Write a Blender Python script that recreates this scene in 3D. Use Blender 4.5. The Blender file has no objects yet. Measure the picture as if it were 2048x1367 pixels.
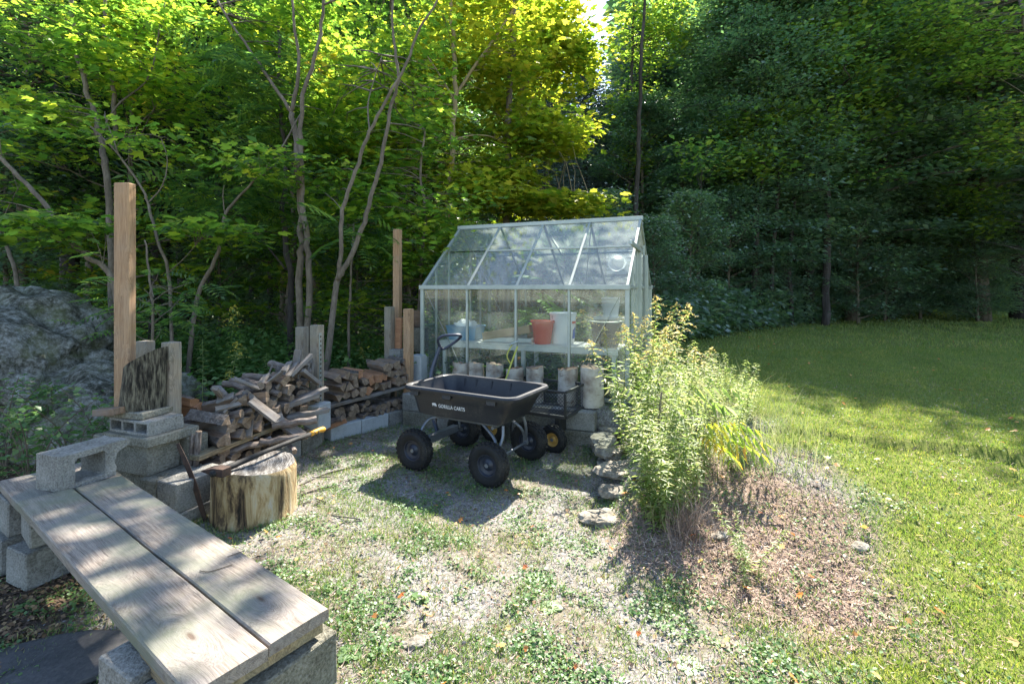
import bpy, math, random
import numpy as np
from mathutils import Vector, Matrix, noise, Euler
RD = random.Random(11)
NR = np.random.default_rng(11)
SC = bpy.context.scene
COL = SC.collection
# ------------------------------------------------------------------ camera, sky, sun, exposure
EYE = 1.53
FOC = 967.0
cam_d = bpy.data.cameras.new('camera')
cam = bpy.data.objects.new('camera', cam_d)
COL.objects.link(cam)
cam.location = (0, 0, EYE)
cam.rotation_euler = (math.radians(90), 0, 0)
cam_d.sensor_width = 36
cam_d.lens = 17.0
cam_d.shift_y = -0.053
cam_d.clip_start = 0.05
cam_d.clip_end = 800
SC.camera = cam
SUN = Vector((0.24, 0.58, 0.70)).normalized()
w = bpy.data.worlds.new('World')
SC.world = w
w.use_nodes = True
nt = w.node_tree
nt.nodes.clear()
sky = nt.nodes.new('ShaderNodeTexSky')
sky.sky_type = 'NISHITA'
sky.sun_disc = False
sky.sun_elevation = math.asin(SUN.z)
sky.dust_density = 0.6
sky.ozone_density = 1.3
sky.sun_rotation = math.atan2(SUN.x, SUN.y)
bg = nt.nodes.new('ShaderNodeBackground')
bg.inputs['Strength'].default_value = 0.105
wo = nt.nodes.new('ShaderNodeOutputWorld')
nt.links.new(sky.outputs[0], bg.inputs[0])
nt.links.new(bg.outputs[0], wo.inputs[0])
sl = bpy.data.lights.new('sun', 'SUN')
sl.energy = 5.0
sl.angle = math.radians(0.5)
sl.color = (1.0, 0.94, 0.84)
so = bpy.data.objects.new('sun', sl)
COL.objects.link(so)
so.rotation_euler = SUN.to_track_quat('Z', 'Y').to_euler()
SC.view_settings.view_transform = 'Standard'
SC.view_settings.look = 'None'
SC.view_settings.gamma = 1
SC.view_settings.exposure = 2.15
SC.view_settings.use_curve_mapping = False
SC.render.engine = 'CYCLES'
SC.cycles.max_bounces = 10
SC.cycles.diffuse_bounces = 7
SC.cycles.transmission_bounces = 6
SC.cycles.transparent_max_bounces = 10
SC.cycles.use_denoising = True
SC.cycles.caustics_reflective = False
SC.cycles.caustics_refractive = False
SC.cycles.sample_clamp_indirect = 8

def P(px, py, D):
    """world point seen at photo pixel (px,py) and standing D metres away"""
    return Vector(((px - 1024) / FOC * D, D, EYE - (py - 575) / FOC * D))

# ------------------------------------------------------------------ node helpers
class NT:
    def __init__(s, name):
        s.m = bpy.data.materials.new(name)
        s.m.use_nodes = True
        s.t = s.m.node_tree
        s.t.nodes.clear()
        s.out = s.t.nodes.new('ShaderNodeOutputMaterial')
    def n(s, typ, **kw):
        x = s.t.nodes.new(typ)
        for k, v in kw.items():
            setattr(x, k, v)
        return x
    def set(s, node, inp, val):
        i = node.inputs[inp]
        if hasattr(val, 'is_output') or isinstance(val, bpy.types.NodeSocket):
            s.t.links.new(val, i)
        else:
            if isinstance(val, tuple) and len(val) == 3 and i.type == 'RGBA':
                val = (*val, 1)
            i.default_value = val
    def coord(s, kind='Object', scale=(1, 1, 1)):
        tc = s.n('ShaderNodeTexCoord')
        mp = s.n('ShaderNodeMapping')
        s.set(mp, 'Vector', tc.outputs[kind])
        mp.inputs['Scale'].default_value = scale
        return mp.outputs[0]
    def noise(s, vec, scale, detail=4, rough=.55, dist=0.0):
        x = s.n('ShaderNodeTexNoise')
        if vec is not None:
            s.set(x, 'Vector', vec)
        x.inputs['Scale'].default_value = scale
        x.inputs['Detail'].default_value = detail
        x.inputs['Roughness'].default_value = rough
        x.inputs['Distortion'].default_value = dist
        return x.outputs[0]
    def ramp(s, fac, stops):
        x = s.n('ShaderNodeValToRGB')
        s.set(x, 'Fac', fac)
        e = x.color_ramp.elements
        while len(e) > 1:
            e.remove(e[-1])
        e[0].position = stops[0][0]
        e[0].color = (*stops[0][1], 1) if isinstance(stops[0][1], tuple) else (stops[0][1],) * 3 + (1,)
        for p, c in stops[1:]:
            k = e.new(p)
            k.color = (*c, 1) if isinstance(c, tuple) else (c,) * 3 + (1,)
        return x.outputs[0]
    def mix(s, fac, a, b, mode='MIX'):
        x = s.n('ShaderNodeMix', data_type='RGBA', blend_type=mode)
        for i, v in ((0, fac), (6, a), (7, b)):
            if isinstance(v, bpy.types.NodeSocket):
                s.t.links.new(v, x.inputs[i])
            else:
                if isinstance(v, tuple) and len(v) == 3:
                    v = (*v, 1)
                x.inputs[i].default_value = v
        return x.outputs[2]
    def math(s, op, a, b=0.0, c=0.0):
        x = s.n('ShaderNodeMath', operation=op)
        for i, v in ((0, a), (1, b), (2, c)):
            if isinstance(v, bpy.types.NodeSocket):
                s.t.links.new(v, x.inputs[i])
            else:
                x.inputs[i].default_value = v
        return x.outputs[0]
    def bump(s, h, strength=.4, dist=.01):
        x = s.n('ShaderNodeBump')
        s.set(x, 'Height', h)
        x.inputs['Strength'].default_value = strength
        x.inputs['Distance'].default_value = dist
        return x.outputs[0]
    def pbr(s, col, rough=.8, bump=None, metal=0.0, spec=.3):
        b = s.n('ShaderNodeBsdfPrincipled')
        s.set(b, 'Base Color', col)
        s.set(b, 'Roughness', rough)
        b.inputs['Metallic'].default_value = metal
        b.inputs['Specular IOR Level'].default_value = spec
        if bump is not None:
            s.set(b, 'Normal', bump)
        s.t.links.new(b.outputs[0], s.out.inputs[0])
        return s.m

def m_noise(name, stops, scale=6, stretch=(1, 1, 1), rough=.85, bump=.4, bdist=.006, bscale=60, metal=0, spec=.3, detail=6, kind='Object', fine=.5):
    """two-scale noise colour with fine relief"""
    t = NT(name)
    v = t.coord(kind, stretch)
    a = t.noise(v, scale, detail, .6)
    b = t.noise(v, bscale, 4, .7)
    f = t.mix(fine, a, b)
    c = t.ramp(f, stops)
    return t.pbr(c, rough, t.bump(b, bump, bdist), metal, spec)

def m_leaf(name, stops, trans=.5, tcol=None, rough=.5, nscale=.8, isl=.5, gloss=.05, tboost=1.6):
    """leaf: diffuse + translucent + weak sheen, colour per leaf and in clumps"""
    t = NT(name)
    g = t.n('ShaderNodeNewGeometry')
    oi = t.n('ShaderNodeObjectInfo')
    n = t.noise(g.outputs['Position'], nscale, 3, .6)
    f = t.math('ADD', t.math('MULTIPLY', g.outputs['Random Per Island'], isl), t.math('MULTIPLY', n, 1 - isl))
    f = t.math('ADD', f, t.math('MULTIPLY', t.math('SUBTRACT', oi.outputs['Random'], .5), .12))
    c = t.ramp(f, stops)
    d = t.n('ShaderNodeBsdfDiffuse')
    t.set(d, 'Color', c)
    tr = t.n('ShaderNodeBsdfTranslucent')
    tc = t.mix(1.0, c, tcol or (tboost * .96, tboost, tboost * .8), 'MULTIPLY')
    t.set(tr, 'Color', tc)
    m1 = t.n('ShaderNodeMixShader')
    m1.inputs[0].default_value = trans
    t.t.links.new(d.outputs[0], m1.inputs[1])
    t.t.links.new(tr.outputs[0], m1.inputs[2])
    gl = t.n('ShaderNodeBsdfGlossy')
    gl.inputs['Roughness'].default_value = rough
    m2 = t.n('ShaderNodeMixShader')
    m2.inputs[0].default_value = gloss
    t.t.links.new(m1.outputs[0], m2.inputs[1])
    t.t.links.new(gl.outputs[0], m2.inputs[2])
    t.t.links.new(m2.outputs[0], t.out.inputs[0])
    return t.m

def m_island(name, stops, rough=.85, nscale=40, bump=.3, isl=.7):
    t = NT(name)
    g = t.n('ShaderNodeNewGeometry')
    n = t.noise(g.outputs['Position'], nscale, 3, .6)
    f = t.math('ADD', t.math('MULTIPLY', g.outputs['Random Per Island'], isl), t.math('MULTIPLY', n, 1 - isl))
    return t.pbr(t.ramp(f, stops), rough, t.bump(n, bump, .003))

def m_wood(name, light, dark, grey, along=0, grain=1.0, knots=True, greyamt=.5, rough=.8, green=0.0):
    """board: fine fibre lines along one axis, knots, weathering that greys it in patches"""
    t = NT(name)
    st = [44, 44, 44]
    st[along] = 1.8
    v = t.coord('Object', tuple(st))
    oi = t.n('ShaderNodeObjectInfo')
    add = t.n('ShaderNodeVectorMath', operation='ADD')
    t.t.links.new(v, add.inputs[0])
    cx = t.n('ShaderNodeCombineXYZ')
    t.set(cx, 0, t.math('MULTIPLY', oi.outputs['Random'], 60.0))
    t.set(cx, 1, t.math('MULTIPLY', oi.outputs['Random'], 33.0))
    t.t.links.new(cx.outputs[0], add.inputs[1])
    v = add.outputs[0]
    ks = [9, 9, 9]
    ks[along] = 2.6
    kv = t.coord('Object', tuple(ks))
    vo = t.n('ShaderNodeTexVoronoi')
    t.set(vo, 'Vector', kv)
    vo.inputs['Scale'].default_value = .9
    kd = vo.outputs['Distance']
    warp = t.n('ShaderNodeVectorMath', operation='ADD')
    t.t.links.new(v, warp.inputs[0])
    cz = t.n('ShaderNodeCombineXYZ')
    bulge = t.math('MULTIPLY', t.math('SUBTRACT', 1.0, t.math('MINIMUM', t.math('MULTIPLY', kd, 2.2), 1.0)), 3.0 if knots else 0.0)
    for i in range(3):
        if i != along:
            t.set(cz, i, bulge)
    t.t.links.new(cz.outputs[0], warp.inputs[1])
    a = t.noise(warp.outputs[0], .7 * grain, 8, .7, .6)
    b = t.noise(warp.outputs[0], 4.5 * grain, 5, .7)
    f = t.mix(.5, a, b)
    c = t.ramp(f, [(.41, dark), (.49, tuple((x + y) / 2 for x, y in zip(light, dark))), (.57, light)])
    fl = t.ramp(t.noise(warp.outputs[0], 2.2, 7, .75), [(.36, 1.0), (.42, 0.0)])
    c = t.mix(t.math('MULTIPLY', fl, .75), c, tuple(x * .35 for x in dark))
    ob = t.coord('Object')
    g = t.noise(ob, 3.2, 6, .65)
    gm = t.ramp(g, [(.42, 0.0), (.62, 1.0)])
    c = t.mix(t.math('MULTIPLY', gm, greyamt), c, t.mix(b, tuple(x * .55 for x in grey), tuple(min(1, x * 1.5) for x in grey)))
    if green:
        g2 = t.ramp(t.noise(ob, 1.7, 5, .7), [(.45, 0.0), (.65, 1.0)])
        c = t.mix(t.math('MULTIPLY', g2, green), c, (.13, .15, .085))
    if knots:
        kk = t.ramp(kd, [(.045, 1.0), (.085, .25), (.16, 0.0)])
        c = t.mix(t.math('MULTIPLY', kk, .8), c, (.07, .04, .025))
    return t.pbr(c, rough, t.bump(t.mix(.4, b, t.noise(ob, 140, 3, .7)), .55, .004), 0, .25)

# ------------------------------------------------------------------ mesh helpers
def rotm(rx=0, ry=0, rz=0):
    return Euler((rx, ry, rz)).to_matrix()

class MB:
    def __init__(s):
        s.v = []; s.f = []; s.m = []
    def add(s, vs, fs, mi=0):
        o = len(s.v)
        s.v += [tuple(x) for x in vs]
        for f in fs:
            s.f.append(tuple(i + o for i in f))
            s.m.append(mi)
        return s
    def box(s, c, size, R=None, mi=0, ch=0.0):
        x, y, z = (k / 2 for k in size)
        c = Vector(c)
        if ch <= 0:
            vs = [Vector((a * x, b * y, d * z)) for a in (-1, 1) for b in (-1, 1) for d in (-1, 1)]
            fs = [(0, 1, 3, 2), (4, 6, 7, 5), (0, 4, 5, 1), (2, 3, 7, 6), (0, 2, 6, 4), (1, 5, 7, 3)]
        else:  # chamfered box: 24 vertices
            ch = min(ch, x * .45, y * .45, z * .45)
            vs = []; idx = {}
            for a in (-1, 1):
                for b in (-1, 1):
                    for d in (-1, 1):
                        for k in range(3):
                            p = [a * (x - ch), b * (y - ch), d * (z - ch)]
                            p[k] = (a * x, b * y, d * z)[k]
                            idx[(a, b, d, k)] = len(vs)
                            vs.append(Vector(p))
            fs = []
            for k in range(3):
                o1, o2 = [i for i in range(3) if i != k]
                for sg in (-1, 1):
                    q = []
                    for u, v in ((-1, -1), (1, -1), (1, 1), (-1, 1)):
                        t = [0, 0, 0]; t[k] = sg; t[o1] = u; t[o2] = v
                        q.append(idx[(*t, k)])
                    fs.append(tuple(q))
            for k in range(3):
                o1, o2 = [i for i in range(3) if i != k]
                for u in (-1, 1):
                    for v in (-1, 1):
                        t1 = [0, 0, 0]; t1[o1] = u; t1[o2] = v
                        a_ = t1[:]; a_[k] = -1; b_ = t1[:]; b_[k] = 1
                        fs.append((idx[(*a_, o1)], idx[(*b_, o1)], idx[(*b_, o2)], idx[(*a_, o2)]))
            for a in (-1, 1):
                for b in (-1, 1):
                    for d in (-1, 1):
                        fs.append((idx[(a, b, d, 0)], idx[(a, b, d, 1)], idx[(a, b, d, 2)]))
        if R is not None:
            vs = [R @ v for v in vs]
        return s.add([v + c for v in vs], fs, mi)
    def tube(s, pts, rad, n=8, mi=0, cap=True, capmi=None, wob=0.0, rng=None, flat=1.0):
        pts = [Vector(p) for p in pts]
        if not hasattr(rad, '__len__'):
            rad = [rad] * len(pts)
        t0 = (pts[1] - pts[0]).normalized()
        up = Vector((0, 0, 1)) if abs(t0.z) < .9 else Vector((1, 0, 0))
        u = t0.cross(up).normalized()
        vs = []
        rng = rng or RD
        wv = [1 + rng.uniform(-wob, wob) for _ in range(n)]
        for i, p in enumerate(pts):
            t = (pts[min(i + 1, len(pts) - 1)] - pts[max(i - 1, 0)])
            t = t.normalized() if t.length > 1e-9 else t0
            u = (u - t * u.dot(t))
            u = u.normalized() if u.length > 1e-6 else t.orthogonal().normalized()
            w_ = t.cross(u)
            for k in range(n):
                a = 2 * math.pi * k / n
                rr = rad[i] * wv[k] * (1 + rng.uniform(-wob, wob) * .4)
                vs.append(p + u * (math.cos(a) * rr) + w_ * (math.sin(a) * rr * flat))
        fs = [(i * n + k, i * n + (k + 1) % n, (i + 1) * n + (k + 1) % n, (i + 1) * n + k) for i in range(len(pts) - 1) for k in range(n)]
        s.add(vs, fs, mi)
        if cap:
            o = len(s.v) - len(vs)
            for ring, rev in ((0, True), (len(pts) - 1, False)):
                f = [o + ring * n + k for k in range(n)]
                s.f.append(tuple(reversed(f)) if rev else tuple(f))
                s.m.append(mi if capmi is None else capmi)
        return s
    def lathe(s, prof, n=24, c=(0, 0, 0), R=None, mi=0):
        c = Vector(c); vs = []
        for r, z in prof:
            for k in range(n):
                a = 2 * math.pi * k / n
                v = Vector((r * math.cos(a), r * math.sin(a), z))
                vs.append((R @ v if R else v) + c)
        fs = [(i * n + k, i * n + (k + 1) % n, (i + 1) * n + (k + 1) % n, (i + 1) * n + k) for i in range(len(prof) - 1) for k in range(n)]
        return s.add(vs, fs, mi)
    def mesh(s, name, mats, smooth=False):
        me = bpy.data.meshes.new(name)
        me.from_pydata(s.v, [], s.f)
        for m in mats:
            me.materials.append(m)
        me.polygons.foreach_set('material_index', s.m)
        if smooth:
            me.polygons.foreach_set('use_smooth', [True] * len(s.f))
        me.update()
        return me
    def build(s, name, mats, parent=None, smooth=False, angle=None, bevel=0):
        if not isinstance(mats, (list, tuple)):
            mats = [mats]
        o = bpy.data.objects.new(name, s.mesh(name, mats, smooth))
        COL.objects.link(o)
        if parent is not None:
            o.parent = parent
        if smooth and angle is not None:
            o.data.set_sharp_from_angle(angle=math.radians(angle))
        if bevel:
            b = o.modifiers.new('bevel', 'BEVEL')
            b.width = bevel; b.segments = 2; b.limit_method = 'ANGLE'; b.angle_limit = math.radians(40)
        return o

def npmesh(name, V, Fa, mats, smooth=False, parent=None, midx=None):
    """V (n,3), Fa (m,k) faces with equal corner count"""
    me = bpy.data.meshes.new(name)
    V = np.ascontiguousarray(V, dtype=np.float32)
    Fa = np.ascontiguousarray(Fa, dtype=np.int32)
    m, k = Fa.shape
    me.vertices.add(len(V)); me.vertices.foreach_set('co', V.ravel())
    me.loops.add(m * k); me.loops.foreach_set('vertex_index', Fa.ravel())
    me.polygons.add(m); me.polygons.foreach_set('loop_start', np.arange(0, m * k, k, dtype=np.int32))
    me.polygons.foreach_set('loop_total', np.full(m, k, dtype=np.int32))
    if not isinstance(mats, (list, tuple)):
        mats = [mats]
    for x in mats:
        me.materials.append(x)
    if midx is not None:
        me.polygons.foreach_set('material_index', np.asarray(midx, dtype=np.int32))
    if smooth:
        me.polygons.foreach_set('use_smooth', np.ones(m, dtype=bool))
    me.update(calc_edges=True)
    o = bpy.data.objects.new(name, me)
    COL.objects.link(o)
    if parent is not None:
        o.parent = parent
    return o

def tag(o, label=None, cat=None, group=None, kind=None):
    if label: o['label'] = label
    if cat: o['category'] = cat
    if group: o['group'] = group
    if kind: o['kind'] = kind
    return o
def thing(name, label, cat, loc=(0, 0, 0), rz=0, group=None, rot=None):
    o = bpy.data.objects.new(name, None)
    o.empty_display_size = .1
    COL.objects.link(o)
    o.location = loc
    o.rotation_euler = rot if rot else (0, 0, rz)
    return tag(o, label, cat, group)
def dup(root, loc, rot=None, label=None, group=None, scale=None, cat=None):
    def cp(o, par):
        c = o.copy(); COL.objects.link(c); c.parent = par
        for ch in o.children:
            cp(ch, c)
        return c
    r = cp(root, None)
    r.location = loc
    if rot is not None: r.rotation_euler = rot
    if scale is not None: r.scale = scale if hasattr(scale, '__len__') else (scale,) * 3
    if label: r['label'] = label
    if group: r['group'] = group
    if cat: r['category'] = cat
    return r
ORD = ['first', 'second', 'third', 'fourth', 'fifth', 'sixth', 'seventh', 'eighth', 'ninth', 'tenth', 'eleventh', 'twelfth', 'thirteenth', 'fourteenth', 'fifteenth', 'sixteenth', 'seventeenth', 'eighteenth', 'nineteenth', 'twentieth']
def ordw(i):
    return ORD[i] if i < 20 else ('twenty ' + ORD[i - 20])

def norm(a):
    return a / np.maximum(np.linalg.norm(a, axis=1, keepdims=True), 1e-9)
def emit(tv, tf, C, T, N, S):
    """copies of a small template (tv k x 3: x side, y tip, z normal) at C with tip direction T, normal N, size S"""
    tv = np.asarray(tv, float); tf = np.asarray(tf, int)
    N = norm(N); T = norm(T - N * np.sum(T * N, 1, keepdims=True)); X = np.cross(T, N)
    if np.ndim(S) == 0: S = np.full(len(C), S)
    S = np.asarray(S)
    if S.ndim == 1: S = np.stack([S, S, S], 1)
    V = (C[:, None, :] + tv[None, :, 0, None] * (X * S[:, :1])[:, None, :] + tv[None, :, 1, None] * (T * S[:, 1:2])[:, None, :]
         + tv[None, :, 2, None] * (N * S[:, 2:3])[:, None, :])
    k = len(tv)
    Fa = (tf[None] + (np.arange(len(C)) * k)[:, None, None]).reshape(-1, tf.shape[1])
    return V.reshape(-1, 3), Fa
DIAMOND = ([(0, 0, 0), (-.33, .45, .07), (0, 1, -.06), (.33, .45, .07)], [(0, 1, 2), (0, 2, 3)])
LANCE = ([(0, 0, 0), (-.11, .4, .03), (0, 1, -.16), (.11, .4, .03)], [(0, 1, 2), (0, 2, 3)])
ROUND = ([(0, 0, 0), (-.42, .3, .06), (-.36, .8, .03), (0, 1, -.04), (.36, .8, .03), (.42, .3, .06)], [(0, 1, 2, 3), (0, 3, 4, 5)])
MAPLE = ([(0, 0, 0), (-.3, -.03, .02), (-.52, .28, -.02), (-.26, .38, .05), (-.52, .78, -.05), (-.17, .66, .04), (0, 1.08, -.1),
          (.17, .66, .04), (.52, .78, -.05), (.26, .38, .05), (.52, .28, -.02), (.3, -.03, .02)],
         [(0, 1, 2, 3, 4, 5, 6), (0, 6, 7, 8, 9, 10, 11)])
def _frond(np_=6, w=.5):
    v = [(-.008, 0, 0), (.008, 0, 0), (.006, 1, -.22), (-.006, 1, -.22)]; f = [(0, 1, 2, 3)]
    for i in range(np_):
        y = .18 + .78 * i / (np_ - 1); z = -.22 * y * y
        L = w * (1 - .55 * abs(y - .45) * 1.3)
        for s in (-1, 1):
            o = len(v)
            v += [(s * .01, y, z), (s * L * .45, y - .035, z + .015), (s * L, y + .06, z - .06), (s * L * .45, y + .06, z + .015)]
            f.append((o, o + 1, o + 2, o + 3))
    o = len(v); v += [(0, 1, -.22), (-.05, 1.12, -.25), (0, 1.28, -.32), (.05, 1.12, -.25)]; f.append((o, o + 1, o + 2, o + 3))
    return v, f
def _droop(np_=8, w=.30):
    """frond whose narrow leaflets hang down"""
    v = [(-.008, 0, 0), (.008, 0, 0), (.006, 1, -.30), (-.006, 1, -.30)]; f = [(0, 1, 2, 3)]
    for i in range(np_):
        y = .2 + .78 * i / (np_ - 1); z = -.30 * y * y; L = w * (1 - .5 * abs(y - .5))
        for s in (-1, 1):
            o = len(v); v += [(s * .01, y, z), (s * L * .40, y - .022, z - L * .25), (s * L * .72, y + .05, z - L * .95), (s * L * .48, y + .035, z - L * .32)]
            f.append((o, o + 1, o + 2, o + 3))
    o = len(v); v += [(0, 1, -.30), (-.03, 1.08, -.36), (0, 1.2, -.50), (.03, 1.08, -.36)]; f.append((o, o + 1, o + 2, o + 3))
    return v, f
FROND = _frond()
BLADE3 = ([(-.5, 0, 0), (.5, 0, 0), (0, 1, 0)], [(0, 1, 2)])
BLADE5 = ([(-.5, 0, 0), (.5, 0, 0), (.36, .55, .05), (0, 1, .35), (-.36, .55, .05)], [(0, 1, 2), (0, 2, 4), (4, 2, 3)])
PEB = ([(1, 0, 0), (-1, 0, 0), (0, 1, 0), (0, -1, 0), (.1, .1, .6), (0, 0, -.6)], [(0, 2, 4), (2, 1, 4), (1, 3, 4), (3, 0, 4)])

# ------------------------------------------------------------------ materials
M = {}
M['concrete'] = m_noise('concrete', [(.36, (.09, .085, .072)), (.46, (.20, .19, .165)), (.54, (.28, .27, .24)), (.66, (.38, .365, .33))], 6, rough=.95, bump=1, bdist=.012, bscale=85, fine=.6)
M['concrete_pale'] = m_noise('concrete_pale', [(.3, (.25, .26, .25)), (.5, (.38, .395, .385)), (.7, (.48, .49, .47))], 5, rough=.95, bump=.6, bdist=.004, bscale=110)
M['concrete_moss'] = m_noise('concrete_mossy', [(.36, (.065, .06, .042)), (.46, (.15, .14, .105)), (.54, (.22, .205, .16)), (.66, (.31, .295, .24))], 5, rough=.95, bump=1, bdist=.012, bscale=80, fine=.55)
M['plank'] = m_wood('weathered_plank', (.29, .245, .20), (.125, .10, .08), (.185, .18, .175), 0, 1.6, True, .6, .75, .65)
M['beam'] = m_wood('mossy_beam', (.36, .27, .15), (.12, .08, .045), (.22, .2, .15), 0, 1, True, .4, .85, .4)
M['post_new'] = m_wood('pine_post', (.42, .26, .14), (.25, .14, .07), (.30, .24, .18), 2, 1, True, .35, .7)
M['post_old'] = m_wood('grey_post', (.30, .235, .16), (.13, .10, .07), (.24, .225, .2), 2, 1, True, .6, .85, .35)
M['lumber'] = m_wood('grey_offcut', (.22, .18, .14), (.09, .072, .06), (.19, .185, .18), 0, 1, False, .75, .85)
M['split'] = m_wood('split_wood', (.26, .165, .10), (.10, .06, .035), (.19, .17, .155), 0, 1.2, False, .6, .85)
M['split_red'] = m_wood('fresh_split', (.38, .19, .095), (.20, .09, .045), (.30, .2, .13), 0, 1.2, False, .3, .85)
M['endgrain'] = m_noise('end_grain', [(.3, (.07, .048, .032)), (.5, (.19, .135, .09)), (.7, (.33, .25, .175))], 14, rough=.9, bump=.6, bscale=90)
M['bark'] = m_noise('bark', [(.35, (.045, .036, .03)), (.5, (.12, .10, .085)), (.68, (.24, .21, .18))], 9, (1, 1, .35), rough=.95, bump=1, bdist=.02, bscale=35)
M['bark_x'] = m_noise('branch_bark', [(.35, (.06, .045, .04)), (.5, (.14, .11, .09)), (.68, (.26, .22, .19))], 12, (.3, 1, 1), rough=.95, bump=.8, bdist=.006, bscale=50)
M['bark_smooth'] = m_noise('smooth_bark', [(.35, (.07, .055, .04)), (.5, (.145, .115, .085)), (.68, (.24, .20, .155))], 6, (1, 1, .4), rough=.9, bump=.5, bdist=.006, bscale=40)
M['bark_dark'] = m_noise('dark_bark', [(.35, (.02, .017, .015)), (.5, (.055, .045, .04)), (.7, (.11, .095, .085))], 4, (1, 1, .25), rough=.95, bump=1, bdist=.03, bscale=18)
M['tan_bark'] = m_noise('tan_bark', [(.35, (.17, .12, .07)), (.5, (.28, .21, .12)), (.7, (.38, .3, .2))], 6, (1, 1, .3), rough=.9, bump=.5, bdist=.006, bscale=40)
M['logbark'] = m_noise('furrowed_log_bark', [(.42, (.022, .019, .014)), (.5, (.10, .085, .06)), (.58, (.25, .22, .15))], 46, (1, 1, .16), rough=.95, bump=1, bdist=.04, bscale=110, fine=.4)
M['black'] = m_noise('black_plastic', [(.3, (.010, .0115, .017)), (.5, (.015, .0165, .023)), (.58, (.028, .028, .030)), (.70, (.08, .075, .066))], 4, rough=.46, bump=.15, bdist=.001, bscale=45, spec=.5, fine=.45)
M['tyre'] = m_noise('rubber', [(.35, (.008, .008, .009)), (.52, (.016, .0155, .015)), (.68, (.07, .062, .05))], 10, rough=.75, bump=.3, bdist=.003, bscale=120)
M['hub'] = m_noise('blue_black_rim', [(.3, (.012, .015, .026)), (.7, (.022, .027, .042))], 6, rough=.45, bump=.1, bscale=100, spec=.5)
M['yellow'] = m_noise('yellow_rim', [(.3, (.35, .20, .05)), (.7, (.55, .33, .09))], 9, rough=.5, bump=.1, bscale=90)
M['steel'] = m_noise('grey_steel', [(.3, (.11, .12, .14)), (.7, (.22, .23, .25))], 12, rough=.45, bump=.15, bdist=.002, bscale=100, metal=.5)
M['blacksteel'] = m_noise('black_steel', [(.3, (.015, .015, .016)), (.7, (.04, .038, .036))], 12, rough=.5, bump=.15, bdist=.002, bscale=100, spec=.5)
M['bluesteel'] = m_noise('blue_black_handle', [(.3, (.02, .026, .045)), (.7, (.04, .05, .08))], 12, rough=.4, bump=.1, bscale=100, spec=.5)
M['alu'] = m_noise('aluminium', [(.3, (.27, .30, .27)), (.7, (.43, .46, .42))], 9, rough=.5, bump=.1, bdist=.001, bscale=120, metal=.6, spec=.5)
M['white'] = m_noise('white_paint', [(.25, (.50, .50, .47)), (.7, (.78, .78, .76))], 5, rough=.5, bump=.1, bscale=60)
M['whiteplastic'] = m_noise('white_plastic', [(.25, (.66, .67, .67)), (.7, (.8, .8, .8))], 3, rough=.35, bump=.05, bscale=60)
M['ink'] = m_noise('white_print', [(.3, (.45, .45, .46)), (.7, (.72, .72, .73))], 40, rough=.6, bump=0, bscale=200)
M['red'] = m_noise('red_pot', [(.3, (.55, .05, .02)), (.7, (.72, .09, .04))], 4, rough=.45, bump=.1, bscale=60)
M['blue'] = m_noise('blue_bin', [(.3, (.12, .27, .42)), (.7, (.2, .38, .55))], 4, rough=.4, bump=.1, bscale=60)
M['blueink'] = m_noise('blue_print', [(.3, (.03, .10, .42)), (.7, (.05, .15, .5))], 9, rough=.4, bump=0)
M['green_yellow'] = m_noise('yellow_green_paint', [(.3, (.38, .40, .06)), (.7, (.52, .5, .12))], 9, rough=.5, bump=.1)
M['orange_grip'] = m_noise('orange_grip', [(.3, (.48, .22, .02)), (.7, (.62, .32, .04))], 12, rough=.55, bump=.1)
M['rust'] = m_noise('rusty_iron', [(.3, (.035, .028, .025)), (.5, (.07, .045, .035)), (.7, (.15, .09, .06))], 18, rough=.75, bump=.5, bdist=.003, bscale=90, metal=.3)
M['tan'] = m_noise('tan_slats', [(.3, (.32, .22, .12)), (.7, (.5, .37, .22))], 6, (1, 8, 8), rough=.7, bump=.2)
M['stone'] = m_noise('field_stone', [(.38, (.11, .095, .075)), (.5, (.22, .195, .155)), (.62, (.34, .31, .26))], 7, rough=.95, bump=.9, bdist=.012, bscale=45)
M['slate'] = m_noise('dark_flagstone', [(.3, (.035, .035, .037)), (.5, (.075, .073, .072)), (.7, (.13, .12, .115))], 5, rough=.9, bump=.6, bdist=.006, bscale=50)

def mk_boulder_mat():
    t = NT('lichen_granite')
    v = t.coord('Object')
    a = t.noise(v, 2.6, 10, .72)
    b = t.noise(v, 17, 7, .8)
    c = t.ramp(t.mix(.55, a, b), [(.42, (.03, .03, .02)), (.475, (.11, .105, .08)), (.53, (.25, .24, .205)), (.6, (.45, .44, .40))])
    g = t.ramp(t.noise(v, 2.4, 6, .7), [(.5, 0.0), (.62, 1.0)])
    c = t.mix(t.math('MULTIPLY', g, .6), c, (.14, .15, .06))
    return t.pbr(c, .95, t.bump(b, .9, .04))
M['boulder'] = mk_boulder_mat()

def mk_birch():
    t = NT('birch_bark')
    v = t.coord('Object', (1, 1, 1))
    a = t.noise(v, 5, 5, .6)
    c = t.ramp(a, [(.32, (.20, .15, .11)), (.48, (.42, .37, .30)), (.68, (.58, .53, .46))])
    v2 = t.coord('Object', (4, 4, 42))
    d = t.noise(v2, 1.6, 4, .6)
    k = t.ramp(d, [(.62, 0.0), (.70, 1.0)])
    c = t.mix(t.math('MULTIPLY', k, .8), c, (.07, .05, .04))
    k2 = t.ramp(t.noise(t.coord('Object', (1, 1, 1.6)), 7, 4, .65), [(.60, 0.0), (.68, 1.0)])
    c = t.mix(k2, c, (.20, .12, .075))
    return t.pbr(c, .7, t.bump(t.mix(.5, d, t.noise(v, 60)), .6, .006))
M['birch'] = mk_birch()

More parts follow.
